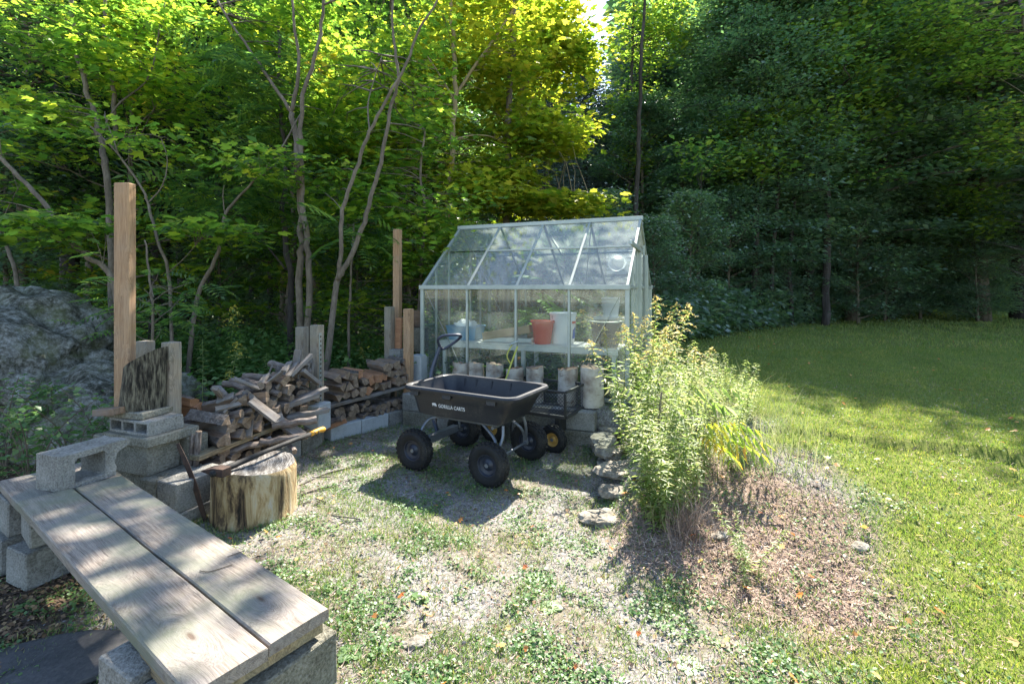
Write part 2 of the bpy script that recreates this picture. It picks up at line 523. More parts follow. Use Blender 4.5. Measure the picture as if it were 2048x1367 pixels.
def mk_stump():
    t = NT('rotten_stump_side')
    v = t.coord('Object', (1, 1, .22))
    a = t.noise(v, 11, 7, .7, .4)
    c = t.ramp(a, [(.38, (.02, .016, .012)), (.46, (.12, .08, .045)), (.52, (.30, .21, .10)), (.60, (.42, .335, .2)), (.72, (.40, .37, .33))])
    return t.pbr(c, .95, t.bump(a, 1, .03))
M['stump'] = mk_stump()
def mk_stumptop():
    t = NT('stump_top')
    v = t.coord('Object')
    ln = t.n('ShaderNodeVectorMath', operation='LENGTH')
    t.t.links.new(t.coord('Object', (1, 1, 0)), ln.inputs[0])
    w_ = t.math('SINE', t.math('MULTIPLY', t.math('ADD', ln.outputs['Value'], t.math('MULTIPLY', t.noise(v, 4), .05)), 420))
    n = t.noise(t.coord('Object', (6, 1.2, 1)), 7, 6, .7)
    c = t.ramp(t.mix(.05, n, w_), [(.38, (.06, .052, .045)), (.5, (.16, .148, .132)), (.62, (.27, .255, .235))])
    return t.pbr(c, .95, t.bump(n, .8, .012))
M['stumptop'] = mk_stumptop()

def mk_glass(name, dirt=.10, tint=(.90, .97, .94)):
    t = NT(name)
    g = t.n('ShaderNodeNewGeometry')
    tr = t.n('ShaderNodeBsdfTransparent'); t.set(tr, 'Color', tint)
    gl = t.n('ShaderNodeBsdfGlossy'); gl.inputs['Roughness'].default_value = .03
    gl.inputs['Color'].default_value = (1, 1, 1, 1)
    fr = t.n('ShaderNodeFresnel'); fr.inputs['IOR'].default_value = 1.55
    f2 = t.math('MULTIPLY', fr.outputs[0], 1.35)
    m1 = t.n('ShaderNodeMixShader'); t.t.links.new(f2, m1.inputs[0])
    t.t.links.new(tr.outputs[0], m1.inputs[1]); t.t.links.new(gl.outputs[0], m1.inputs[2])
    df = t.n('ShaderNodeBsdfDiffuse'); df.inputs['Color'].default_value = (.62, .68, .66, 1)
    tl = t.n('ShaderNodeBsdfTranslucent'); tl.inputs['Color'].default_value = (.62, .68, .64, 1)
    md = t.n('ShaderNodeMixShader'); md.inputs[0].default_value = .5
    t.t.links.new(df.outputs[0], md.inputs[1]); t.t.links.new(tl.outputs[0], md.inputs[2])
    n = t.noise(g.outputs['Position'], 2.3, 6, .65)
    n2 = t.noise(g.outputs['Position'], 30, 4, .7)
    fac = t.math('MULTIPLY', t.ramp(t.mix(.35, n, n2), [(.35, .65), (.65, 1.0)]), dirt * 1.6)
    m2 = t.n('ShaderNodeMixShader'); t.t.links.new(fac, m2.inputs[0])
    t.t.links.new(m1.outputs[0], m2.inputs[1]); t.t.links.new(md.outputs[0], m2.inputs[2])
    t.t.links.new(m2.outputs[0], t.out.inputs[0])
    return t.m
M['glass'] = mk_glass('dusty_glass', .09)
M['roofglass'] = mk_glass('roof_glass', .19)

M['l_maple'] = m_leaf('maple_leaf', [(.25, (.06, .12, .02)), (.46, (.11, .20, .025)), (.62, (.19, .27, .03)), (.78, (.36, .37, .035)), (.92, (.5, .24, .04))], .62, nscale=.9, tboost=2.5)
M['l_gold'] = m_leaf('golden_maple_leaf', [(.2, (.09, .17, .015)), (.38, (.18, .26, .02)), (.56, (.33, .36, .03)), (.78, (.44, .40, .04)), (.9, (.58, .28, .05))], .64, nscale=.8, tboost=1.75)
M['l_green'] = m_leaf('green_leaf', [(.25, (.045, .10, .03)), (.47, (.085, .16, .035)), (.66, (.15, .23, .04)), (.84, (.28, .30, .045))], .6, nscale=.7, tboost=2.4)
M['l_dark'] = m_leaf('dark_leaf', [(.25, (.05, .105, .06)), (.5, (.085, .16, .085)), (.7, (.13, .21, .09)), (.9, (.24, .27, .07))], .55, nscale=.5, gloss=.2, rough=.5, tcol=(2.2, 2.4, 1.4))
M['l_blue'] = m_leaf('blue_green_leaf', [(.25, (.05, .085, .095)), (.5, (.075, .125, .14)), (.75, (.12, .18, .19))], .35, nscale=.5, gloss=.2, rough=.45, tcol=(1.1, 1.4, 1.0))
M['l_needle'] = m_leaf('conifer_needles', [(.25, (.012, .032, .016)), (.5, (.022, .055, .026)), (.8, (.045, .09, .04))], .3, nscale=.5, tcol=(1.2, 1.5, .6))
M['l_weed'] = m_leaf('weed_leaf', [(.2, (.05, .12, .03)), (.45, (.085, .18, .04)), (.7, (.14, .24, .07)), (.88, (.3, .3, .08))], .45, nscale=2.5)
M['l_rod'] = m_leaf('goldenrod_leaf', [(.2, (.09, .15, .03)), (.42, (.16, .23, .055)), (.60, (.27, .31, .11)), (.78, (.38, .36, .2))], .55, nscale=3, gloss=.04, tboost=1.8)
M['l_plume'] = m_leaf('faded_plume', [(.2, (.33, .24, .08)), (.5, (.46, .35, .14)), (.8, (.55, .45, .25))], .5, nscale=3)
M['l_yplume'] = m_leaf('yellow_plume', [(.2, (.42, .34, .04)), (.5, (.56, .44, .06)), (.8, (.62, .5, .12))], .5, nscale=3)
M['l_light'] = m_leaf('light_green_leaf', [(.2, (.09, .16, .025)), (.45, (.15, .24, .03)), (.65, (.26, .32, .045)), (.8, (.44, .38, .05)), (.9, (.52, .26, .06))], .6, nscale=.6, gloss=.06, tboost=2.2)
M['l_sumac'] = m_leaf('sumac_leaflet', [(.2, (.10, .2, .02)), (.45, (.22, .3, .03)), (.62, (.5, .38, .04)), (.8, (.6, .16, .04))], .55, nscale=3.5, isl=.3)
M['l_frond'] = m_leaf('pale_frond', [(.2, (.10, .2, .06)), (.5, (.16, .3, .09)), (.8, (.24, .36, .14))], .5, nscale=2)
M['grass'] = m_leaf('lawn_blade', [(.2, (.075, .145, .025)), (.48, (.15, .22, .032)), (.70, (.25, .275, .05)), (.88, (.42, .34, .09))], .5, nscale=1.1, gloss=.05, tboost=1.45)
M['grass_dry'] = m_leaf('dry_grass', [(.2, (.08, .16, .03)), (.5, (.155, .25, .05)), (.70, (.32, .32, .10)), (.88, (.48, .39, .2))], .4, nscale=2.2, gloss=.06, tboost=1.3)
M['straw'] = m_island('straw', [(.2, (.14, .09, .065)), (.5, (.29, .20, .15)), (.78, (.42, .32, .25)), (.97, (.52, .43, .35))])
M['pebble'] = m_island('gravel', [(.15, (.09, .088, .09)), (.5, (.20, .195, .195)), (.8, (.30, .29, .28)), (.97, (.45, .42, .37))])
M['litter'] = m_island('leaf_litter', [(.2, (.06, .04, .03)), (.5, (.16, .10, .06)), (.75, (.28, .18, .09)), (.95, (.40, .29, .15))])
M['fallen'] = m_leaf('fallen_leaf', [(.2, (.42, .12, .03)), (.5, (.5, .22, .05)), (.8, (.5, .36, .12))], .3, nscale=30, isl=.9)

M['tallgrass'] = m_leaf('tall_dry_grass', [(.2, (.14, .20, .05)), (.5, (.26, .30, .11)), (.8, (.44, .40, .24))], .35, nscale=2, tboost=1.2)
# ------------------------------------------------------------------ ground shape and zones
def sm(t):
    t = np.clip(t, 0, 1); return t * t * (3 - 2 * t)
def ystone(y): return np.interp(y, [1.5, 2.2, 3.1, 3.8, 4.6, 5.2], [.35, .42, .55, .70, .86, .9])
def gz(x, y):
    x = np.asarray(x, float); y = np.asarray(y, float)
    d1 = (x + 1.22) * .386 + (y - 5.57) * .922
    t1 = sm(d1 / .10 + .2) * sm((x + 1.5) / .25)
    t2 = sm((x - ystone(y)) / .40) * sm((y - 2.1) / 1.9) * .85
    z = .33 * np.maximum(t1, t2)
    z += .10 * sm((-x - 1.9) / 1.5) * sm((y - 5) / 2) * (1 - t1)
    z += .022 * np.maximum(y - 13, 0) * sm((6 - x) / 8) + .004 * np.maximum(y - 14, 0)
    z += .010 * np.sin(x * 2.1 + y * 1.3) + .008 * np.sin(x * 5.3 - y * 3.1 + 1) + .004 * np.sin(x * 13 + y * 11) + .02 * np.sin(.5 * x + .3 * y) * sm((y - 6) / 4)
    return z
def gzf(x, y): return float(gz(x, y))
def zl(x, y):
    lx = np.interp(y, [1.0, 1.6, 2.0, 2.5, 3.1, 4, 5.75, 8, 10], [1.2, 1.05, 1.15, 1.6, 2.05, 2.05, 2.0, 1.8, 2.2])
    wob = .12 * np.sin(x * 3 + y * 5) + .1 * np.sin(y * 9 - x * 4)
    return sm((x - lx + wob) / .45)
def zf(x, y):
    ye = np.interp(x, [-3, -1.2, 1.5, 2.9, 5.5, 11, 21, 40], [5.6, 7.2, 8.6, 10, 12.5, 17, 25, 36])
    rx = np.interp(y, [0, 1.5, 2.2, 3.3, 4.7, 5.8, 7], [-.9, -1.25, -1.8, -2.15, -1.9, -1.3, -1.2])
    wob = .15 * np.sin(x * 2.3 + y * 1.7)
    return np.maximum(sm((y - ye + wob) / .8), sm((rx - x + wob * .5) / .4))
def zm(x, y):
    dx = x - 1.36; dy = y - 2.85
    u = dx * .85 + dy * .5; v = -dx * .5 + dy * .85
    r = np.sqrt((u / .66) ** 2 + (v / .74) ** 2) + .12 * np.sin(4 * x + 5 * y) + .06 * np.sin(11 * x - 8 * y)
    return sm((1.3 - r) / .62)
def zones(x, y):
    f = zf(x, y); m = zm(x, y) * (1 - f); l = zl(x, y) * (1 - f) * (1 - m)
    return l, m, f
def axis(lo, fine0, fine1, hi, step):
    a = list(np.arange(fine0, fine1, step)); s = step; p = fine1
    while p < hi:
        a.append(p); s *= 1.13; p += s
    a.append(hi); s = step; p = fine0 - step; b = []
    while p > lo:
        b.append(p); s *= 1.13; p -= s
    b.append(lo)
    return np.array(b[::-1] + a)
xs = axis(-150, -4.2, 4.6, 150, .045); ys = axis(-30, 1.0, 7.2, 220, .045)
X, Y = np.meshgrid(xs, ys); Z = gz(X, Y)
near = (np.abs(X) < 5) & (Y < 7.5)
Z = Z + near * NR.normal(0, .0035, Z.shape)
V = np.stack([X, Y, Z], -1).reshape(-1, 3)
nx = len(xs); i, j = np.meshgrid(np.arange(nx - 1), np.arange(len(ys) - 1)); a = (j * nx + i).ravel()
Fa = np.stack([a, a + 1, a + nx + 1, a + nx], 1)

def mk_ground():
    t = NT('ground_earth')
    at = t.n('ShaderNodeVertexColor'); at.layer_name = 'zone'
    sp = t.n('ShaderNodeSeparateColor'); t.t.links.new(at.outputs[0], sp.inputs[0])
    v = t.coord('Object')
    n1 = t.noise(v, 1.3, 6, .65); n2 = t.noise(v, 22, 6, .75); n3 = t.noise(v, 130, 3, .7)
    vo = t.n('ShaderNodeTexVoronoi'); t.set(vo, 'Vector', v); vo.inputs['Scale'].default_value = 75
    gr = t.ramp(t.mix(.5, n2, vo.outputs['Color']), [(.25, (.11, .10, .09)), (.5, (.22, .205, .185)), (.75, (.34, .325, .30))])
    soil = t.ramp(n2, [(.35, (.08, .068, .05)), (.5, (.18, .155, .115)), (.65, (.28, .245, .19))])
    base = t.mix(t.ramp(n1, [(.45, 0.0), (.56, 1.0)]), gr, soil)
    lawn = t.ramp(n2, [(.3, (.07, .10, .022)), (.5, (.14, .17, .035)), (.7, (.26, .24, .09))])
    mul = t.ramp(t.mix(.5, n2, n3), [(.35, (.10, .07, .05)), (.5, (.22, .16, .12)), (.65, (.34, .26, .205))])
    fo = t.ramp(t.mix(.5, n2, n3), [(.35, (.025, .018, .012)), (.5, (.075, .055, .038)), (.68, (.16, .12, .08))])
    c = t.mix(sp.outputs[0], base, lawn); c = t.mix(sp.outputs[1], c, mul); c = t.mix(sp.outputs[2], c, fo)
    return t.pbr(c, .97, t.bump(t.mix(.5, n2, n3), .9, .02), 0, .1)
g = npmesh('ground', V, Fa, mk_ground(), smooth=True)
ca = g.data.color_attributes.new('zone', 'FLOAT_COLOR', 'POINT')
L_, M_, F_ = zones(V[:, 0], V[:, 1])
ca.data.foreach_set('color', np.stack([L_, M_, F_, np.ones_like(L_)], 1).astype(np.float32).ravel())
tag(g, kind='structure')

# ------------------------------------------------------------------ small things that cover the ground (nobody could count them)
def cand(n, d0, d1, a=.6, wide=1.3):
    u = NR.random(n); p = 1 - a
    D = (d0 ** p + u * (d1 ** p - d0 ** p)) ** (1 / p)
    x = NR.uniform(-wide, wide, n) * D
    return x, D
def rnd_dir(n, up=0.0):
    a = NR.uniform(0, 2 * np.pi, n)
    return np.stack([np.cos(a), np.sin(a), np.full(n, up)], 1)
def clumpy(x, y, k=1.0):
    return .5 + .25 * (np.sin(x * 3.1 * k + 1.3 * np.sin(y * 2.3 * k)) + np.sin(y * 4.1 * k + 1.7 * np.sin(x * 1.9 * k + 2)))
def scatter(name, mat, tmpl, x, y, S, lift=0.0, T=None, N=None, kind='stuff', smooth=False, lab=None):
    z = gz(x, y) + lift
    C = np.stack([x, y, z], 1); n = len(x)
    if T is None: T = rnd_dir(n, .2)
    if N is None: N = np.stack([NR.normal(0, .4, n), NR.normal(0, .4, n), np.ones(n)], 1)
    V, Fa = emit(*tmpl, C, T, N, S)
    return tag(npmesh(name, V, Fa, mat, smooth=smooth), lab, None, None, kind)
def upright(n, lean=.45):
    d = rnd_dir(n); T = d * NR.uniform(.05, lean, n)[:, None]; T[:, 2] = 1
    N = np.cross(T, rnd_dir(n)); return T, N
# mown grass of the lawn
x, y = cand(520000, 1.35, 9.5, .5)
l, m, f = zones(x, y); k = NR.random(len(x)) < l * .9 * (1 - .35 * clumpy(x, y, 2.1)) + .04 * (1 - f) * (x > .5); x, y = x[k], y[k]
n = len(x); T, N = upright(n, .9)
s = NR.uniform(.5, 1.1, n)
scatter('lawn_grass', M['grass'], BLADE5, x, y, np.stack([.0034 * s * (1 + .14 * y), .024 * s * (1 + .07 * y), .03 * s], 1), 0, T, N, lab='short yellow green mown grass of the lawn')
x, y = cand(170000, 8.5, 34, .2)
l, m, f = zones(x, y); k = (NR.random(len(x)) < l * .95) & (x > 0); x, y = x[k], y[k]
n = len(x); T, N = upright(n, .9); s = NR.uniform(.6, 1.2, n)
scatter('lawn_grass', M['grass'], BLADE3, x, y, np.stack([.014 * s * (y / 10), .05 * s * (1 + y / 30), .06 * s], 1), 0, T, N, lab='far part of the lawn in the shade')
# gravel
x, y = cand(150000, 1.25, 6.3, .5)
l, m, f = zones(x, y); k = NR.random(len(x)) < (1 - l) * (1 - f) * (1 - .75 * m) * (.45 + .4 * clumpy(x, y, 1.3)); x, y = x[k], y[k]
n = len(x); s = NR.lognormal(-.1, .4, n) * .0048
scatter('gravel', M['pebble'], PEB, x, y, np.stack([s, s * NR.uniform(.6, 1, n), s * .9], 1), .001)
# thin dry and green grass in the gravel, long pieces lying down
x, y = cand(430000, 1.2, 6.6, .5)
l, m, f = zones(x, y); dens = (.22 + .75 * sm((clumpy(x, y, 1.6) * .6 + clumpy(y, x, 4.3) * .4 - .36) / .3)) * (1 - l) * (1 - .8 * m) * (1 - .93 * f) * (1 - .72 * np.exp(-((x - .30 + .06 * np.sin(y * 4)) / .28) ** 2))
k = NR.random(len(x)) < dens * .95; x, y = x[k], y[k]
n = len(x); T, N = upright(n, 1.6); s = NR.uniform(.4, 1.15, n)
scatter('yard_grass', M['grass_dry'], BLADE5, x, y, np.stack([.0034 * s * (1 + .1 * y), .032 * s, .045 * s], 1), 0, T, N, lab='thin patchy grass growing through the gravel')
# low broad leaves: clover, plantain
x, y = cand(240000, 1.2, 7, .5)
l, m, f = zones(x, y); cl = clumpy(x + 3, y, 2.7) * .6 + clumpy(x, y + 5, 6.1) * .4
k = NR.random(len(x)) < sm((cl - .50) / .2) * (1 - .82 * l) * (1 - .75 * m) * (1 - .5 * f) * .8; x, y = x[k], y[k]
n = len(x); s = NR.uniform(.006, .020, n)
scatter('ground_weeds', M['l_weed'], ROUND, x, y, s, NR.uniform(.004, .028, n), rnd_dir(n, .25), None, lab='low clover and plantain leaves in the gravel')
# mulch: brown chips and straw
x, y = cand(260000, 1.4, 6.2, .5)
l, m, f = zones(x, y); k = NR.random(len(x)) < np.clip(m * .85 + .10 * (1 - f), 0, 1); x, y = x[k], y[k]
n = len(x); s = NR.uniform(.4, 1.3, n)
scatter('straw_mulch', M['straw'], BLADE5, x, y, np.stack([.0045 * s, .035 * s, .015 * s], 1), NR.uniform(.002, .012, n), rnd_dir(n, .18), None, lab='brown straw and bark chips on the garden bed')
# leaf litter
x, y = cand(190000, 1.1, 12, .4)
l, m, f = zones(x, y); k = NR.random(len(x)) < np.clip(f * .9 + .05 * m + .035 * (1 - l), 0, 1); x, y = x[k], y[k]
n = len(x); s = NR.uniform(.014, .036, n)
scatter('leaf_litter', M['litter'], DIAMOND, x, y, s, .006, rnd_dir(n, .1), None, lab='brown leaf litter of the forest floor')
# bright fallen leaves
x, y = cand(520, 1.4, 12, .4); l, m, f = zones(x, y); k = f < .5; x, y = x[k], y[k]; n = len(x)
scatter('fallen_leaves', M['fallen'], MAPLE, x, y, NR.uniform(.018, .042, n), .035, rnd_dir(n, .05), None, lab='orange and red leaves fallen on grass and gravel')
# undergrowth mass on the forest floor
def undergrowth(name, x, y, hgt, mat, per, ls, tmpl=DIAMOND, lab=None):
    n0 = len(x); cx = np.repeat(x, per); cy = np.repeat(y, per); hh = np.repeat(hgt, per)
    n = len(cx); u = NR.random(n) ** .7
    px = cx + NR.normal(0, .16, n) * (.4 + u); py = cy + NR.normal(0, .16, n) * (.4 + u)
    z = gz(px, py) + u * hh
    C = np.stack([px, py, z], 1)
    T = np.stack([px - cx, py - cy, NR.normal(-.02, .06, n)], 1) + rnd_dir(n) * .08
    N = np.stack([NR.normal(0, .45, n), NR.normal(0, .45, n), np.ones(n)], 1)
    V, Fa = emit(*tmpl, C, T, N, NR.uniform(.6, 1.3, n) * ls)
    return tag(npmesh(name, V, Fa, mat), lab, None, None, 'stuff')
# behind the wood rack
y = NR.uniform(4.3, 9, 1100); x = NR.uniform(-7.5, 1.6, 1100)
rx = np.interp(y, [0, 3.3, 4.7, 5.8, 6.2, 7, 9], [-2.9, -3.0, -2.75, -2.0, -1.5, -1.3, -.5]); gh = (y > 7.3)
bl = ((x + 5.0) / 2.0) ** 2 + ((y - 5.2) / 1.3) ** 2 < 1
k = ((x < rx) | gh) & ~bl; x, y = x[k], y[k]
undergrowth('undergrowth', x, y, NR.uniform(.3, .85, len(x)), M['l_weed'], 42, .075, lab='leafy green undergrowth behind the firewood rack')
# edge of the forest behind the lawn
t_ = NR.random(2600); xe = np.interp(t_, [0, .25, .5, 1], [1.8, 6, 12, 27]); x = xe
ye = np.interp(x, [1.5, 2.9, 5.5, 11, 21, 40], [8.9, 10, 12.5, 17, 25, 36]) + NR.uniform(-.2, 3.0, 2600); y = ye
undergrowth('undergrowth', x, y, NR.uniform(.3, 1.1, len(x)) * (1 + .02 * x), M['l_dark'], 34, .15, lab='dark shrubs and saplings along the edge of the lawn')
# deeper forest floor
x, y = cand(2600, 8, 30, .1, 1.2); l, m, f = zones(x, y); k = f > .6; x, y = x[k], y[k]
undergrowth('undergrowth', x, y, NR.uniform(.15, .7, len(x)), M['l_green'], 26, .13, lab='ferns and seedlings on the shaded forest floor')

x, y = cand(5200, 24, 44, .1, 1.25); undergrowth('undergrowth', x, y, NR.uniform(.8, 4.2, len(x)), M['l_green'], 9, .55, lab='thick brush deep in the forest')
# ------------------------------------------------------------------ trees
def spray(anchors, dirs, per, ls, tmpl, rx=.32, rz=.08, jit=.38, droop=.25, smin=.7):
    """flattened groups of leaves round each anchor"""
    A = np.repeat(anchors, per, 0); Dn = np.repeat(dirs, per, 0); n = len(A)
    off = NR.normal(0, 1, (n, 3)) * np.array([rx, rx, rz])
    C = A + off
    T = off * np.array([1, 1, 0]) / max(rx, .01) + Dn * .7 + NR.normal(0, .3, (n, 3)); T[:, 2] -= droop
    N = np.stack([NR.normal(0, jit, n), NR.normal(0, jit, n), np.ones(n)], 1)
    return emit(*tmpl, C, T, N, (NR.uniform(.5, 1.1, n) + .45 * (NR.random(n) < .2)) * ls)

def skeleton(H, h0, spread, nb, rng, trunk_r, shape='round', lean=(0, 0), up=.55, sub=6, kmb=None, bend=.02):
    pts = []; px = py = 0
    for i in range(9):
        t = i / 8; pts.append(Vector((px + lean[0] * t * t * H, py + lean[1] * t * t * H, t * H * .97)))
        px += rng.uniform(-bend, bend) * H * .4; py += rng.uniform(-bend, bend) * H * .4
    rad = [trunk_r * (1.25 if i == 0 else 1) * (1 - .88 * i / 8) + .008 for i in range(9)]
    mb = kmb or MB(); mb.tube(pts, rad, 9, 0, wob=.08, rng=rng)
    def at(t):
        f = t * 8; i = min(int(f), 7); return pts[i].lerp(pts[i + 1], f - i)
    A = []; Dd = []
    for b in range(nb):
        t = h0 + (1 - h0) * ((b + .5) / nb) ** .95
        u = (t - h0) / (1 - h0)
        prof = {'round': math.sin(math.pi * min(1, u * .82 + .16)) ** .7, 'cone': (1 - u) ** .8 + .06, 'tall': .55 + .45 * math.sin(math.pi * u)}[shape]
        if rng.random() < .1: prof *= .55
        L = spread * prof * rng.uniform(.7, 1.12)
        az = b * 2.4 + rng.uniform(-.5, .5)
        el = up * rng.uniform(.6, 1.3) * (1.0 if shape != 'cone' else 1) + (u * .5 if shape == 'round' else 0)
        d = Vector((math.cos(az) * math.cos(el), math.sin(az) * math.cos(el), math.sin(el)))
        p0 = at(t); bp = [p0]
        for s in range(1, 5):
            q = s / 4
            bp.append(p0 + d * (L * q) + Vector((rng.uniform(-.06, .06) * L, rng.uniform(-.06, .06) * L, -.22 * L * q * q * (1 if up >= 0 else .3))))
        r0 = max(.012, trunk_r * .38 * (1 - u * .75))
        mb.tube(bp, [r0 * (1 - .8 * s / 4) + .003 for s in range(5)], 5, 0, cap=False, rng=rng)
        for s in range(sub):
            q = .3 + .72 * (s + rng.random() * .8) / sub
            q = min(q, 1.0); f = q * 4; i = min(int(f), 3); c = bp[i].lerp(bp[i + 1], f - i)
            side = d.cross(Vector((0, 0, 1))).normalized() * (rng.uniform(-1, 1) * L * .42 * (1.15 - q)) + Vector((0, 0, rng.uniform(-.08, .14) * L * .5))
            e = c + side + d * L * .08
            mb.tube([c, (c + e) / 2 + Vector((0, 0, .03)), e], [.010, .007, .003], 3, 0, cap=False)
            A.append(e); Dd.append((side + d * L * .3).normalized() if side.length > 0 else d)
            if rng.random() < .5: A.append(c); Dd.append(d)
    return mb, np.array([tuple(a) for a in A]), np.array([tuple(a) for a in Dd])

def forest_proto(name, cat, label, seed, H, h0, spread, nb, sub, tr, shape, per, ls, tmpl, lmat, bmat, up=.5, rx=.34, rz=.10, jit=.4, droop=.25):
    rng = random.Random(seed)
    mb, A, Dn = skeleton(H, h0, spread, nb, rng, tr, shape, up=up, sub=sub)
    r = thing(name, label, cat)
    mb.build('trunk', bmat, r, smooth=True)
    V, Fa = spray(A, Dn, per, ls, tmpl, rx, rz, jit, droop)
    npmesh('crown', V, Fa, lmat, parent=r)
    return r
PROT = {}
PROT['green'] = forest_proto('maple_tree', 'tree', 'x', 3, 11, .22, 2.9, 46, 6, .13, 'tall', 46, .125, DIAMOND, M['l_green'], M['bark_smooth'], .45)
PROT['green2'] = forest_proto('beech_tree', 'tree', 'x', 4, 12, .30, 3.1, 44, 6, .15, 'round', 48, .13, DIAMOND, M['l_green'], M['bark_dark'], .5)
PROT['dark'] = forest_proto('broadleaf_tree', 'tree', 'x', 5, 11, .16, 2.7, 52, 6, .12, 'tall', 46, .135, DIAMOND, M['l_dark'], M['bark_dark'], .3, .36, .09)
PROT['dark2'] = forest_proto('broadleaf_tree', 'tree', 'x', 6, 10, .10, 3.0, 48, 7, .12, 'round', 46, .135, DIAMOND, M['l_dark'], M['bark_smooth'], .25, .38, .08)
PROT['blue'] = forest_proto('blue_green_tree', 'tree', 'x', 7, 11, .05, 2.4, 60, 6, .13, 'cone', 56, .11, DIAMOND, M['l_blue'], M['bark_dark'], .1, .3, .16, .7)
PROT['fir'] = forest_proto('hemlock_tree', 'tree', 'x', 8, 14, .18, 2.8, 74, 6, .22, 'cone', 34, .20, LANCE, M['l_needle'], M['bark_dark'], -.05, .34, .06, .5, .35)
PROT['maple'] = forest_proto('young_maple_tree', 'tree', 'x', 9, 8, .12, 2.4, 38, 6, .07, 'round', 26, .12, MAPLE, M['l_maple'], M['bark_smooth'], .35, .34, .06)
PROT['bush'] = forest_proto('understory_tree', 'tree', 'x', 10, 4.6, .03, 1.7, 40, 6, .04, 'round', 34, .105, DIAMOND, M['l_dark'], M['bark_smooth'], .4, .26, .1)
PROT['pole'] = forest_proto('slender_tree', 'tree', 'x', 12, 13, .52, 2.0, 26, 5, .10, 'tall', 40, .14, DIAMOND, M['l_green'], M['bark_dark'], .5)
used = set()
def plant(kind, x, y, s=1.0, label='', group=None, rz=None, cat=None, sz=1.0):
    p = PROT[kind]; rot = (RD.uniform(-.03, .03), RD.uniform(-.03, .03), RD.uniform(0, 6.28) if rz is None else rz)
    loc = (x, y, gzf(x, y) - .05)
    if kind not in used:
        used.add(kind); p.location = loc; p.rotation_euler = rot; p.scale = (s, s, s * sz); p['label'] = label
        if group: p['group'] = group
        return p
    return dup(p, loc, rot, label, group, (s, s, s * sz))
# right side, from the greenhouse to the right edge: front row
plant('blue', 2.9, 19.0, .98, 'blue green tree rising directly over the ridge of the greenhouse')
plant('blue', 1.0, 16.5, .88, 'shorter blue green tree behind the left half of the greenhouse roof')
plant('blue', 5.7, 21.5, 1.2, 'tall blue green tree just right of the gap of open sky')
plant('dark2', 4.6, 17.0, .80, 'low spreading dark tree at the forest edge right of the greenhouse')
plant('dark', 6.6, 20.5, 1.05, 'dark tree with high pale green top over the corner of the lawn')
plant('dark2', 7.7, 16.9, 1.16, 'broad dark tree with layered boughs behind the shaded lawn corner')
plant('dark', 8.9, 15.7, 1.08, 'dark leafy tree nearest to the shaded lawn corner')
plant('dark', 10.3, 17.2, 1.36, 'broadest tree of the lawn edge with a yellowing sunlit top')
plant('dark', 13.0, 19.2, 1.5, 'tall tree over the middle of the far lawn edge')
plant('dark', 16.4, 21.5, 1.30, 'dark tree with a bare pale trunk behind the far lawn')
plant('green', 16.6, 17.0, 1.30, 'sunlit tree with light green boughs at the right edge of the photo')
plant('green', 20.6, 22.0, 1.35, 'light green tree second from the right edge behind the lawn')
plant('green2', 24.5, 27.0, 1.45, 'tall tree beyond the sunny strip at the back of the lawn')
plant('dark', 20.5, 17.0, 1.35, 'dark tree past the right edge whose shade crosses the lawn')
plant('dark', 17.4, 15.6, 1.35, 'dark leafy tree at the right end of the lawn edge, nearest the camera')
plant('dark', 18.0, 12.4, 1.1, 'tree standing right of the lawn outside the view')
plant('dark2', 12.4, 17.6, 1.5, 'tall tree with a thick dark stem at the right part of the lawn edge')
for i, (x, y, s) in enumerate([(3.3, 11.2, .62), (4.6, 12.6, .8), (6.4, 14.4, .9), (8.3, 15.6, .85), (10.3, 17.0, .95), (13.0, 19.3, .9), (16.2, 22.0, 1.0), (19.5, 22.6, 1.1), (2.4, 12.4, .8), (5.5, 15.6, 1.1), (-.4, 13.5, 1.0), (12, 24, 1.4)]):
    plant('bush', x, y, s, f'{ordw(i)} leafy understory tree counted rightward along the shaded lawn edge' if i < 8 else ['understory tree close behind the greenhouse right wall', 'understory tree in the second row behind the shaded lawn corner', 'understory tree seen through the greenhouse roof', 'large understory tree deep behind the far lawn'][i - 8], 'understory trees of the forest edge')
for i, (x, y, s) in enumerate([(11.6, 16.2, 1.0), (14.4, 18.2, 1.1), (15.8, 19.6, 1.0), (17.6, 20.4, 1.2), (9.0, 17.6, 1.2), (18.9, 20.6, 1.1), (10.0, 16.4, .9), (13.4, 17.4, 1.0), (15.2, 18.0, 1.0), (16.0, 16.6, .8), (17.0, 17.6, 1.0), (18.2, 18.9, 1.0)]):
    plant('bush', x, y, s, ['understory tree at the foot of the dark trees right of the lawn corner', 'understory tree below the pale mottled trunk', 'understory tree just right of the pale mottled trunk', 'understory tree left of the thick trunk at the right edge', 'large understory tree closing the gap behind the broadest tree', 'understory tree right beside the thick trunk at the right edge', 'understory tree in front of the broadest tree', 'understory tree at the foot of the tall tree with the thick dark stem', 'understory tree in front of the sunlit tree at the right', 'low understory tree at the right edge close to the lawn', 'understory tree around the trunk of the sunlit tree at the right', 'understory tree in the far right corner of the lawn'][i], 'understory trees of the forest edge')
plant('dark2', 9.2, 22.0, 1.1, 'tall dark tree right behind the broadest tree of the lawn edge')
plant('dark', 12.0, 22.5, 1.1, 'tall dark tree in the second row behind the far lawn')
plant('dark2', 14.6, 22.5, 1.15, 'tall spreading tree in the second row over the far lawn')
plant('green2', 9.9, 16.2, 1.12, 'tree squeezed between the two tallest trees of the lawn edge')
plant('dark', 7.7, 15.0, .88, 'dark slim tree right behind the weeds at the lawn corner')
plant('dark', 14.0, 18.0, 1.45, 'tall spreading tree whose boughs hang over the far lawn')
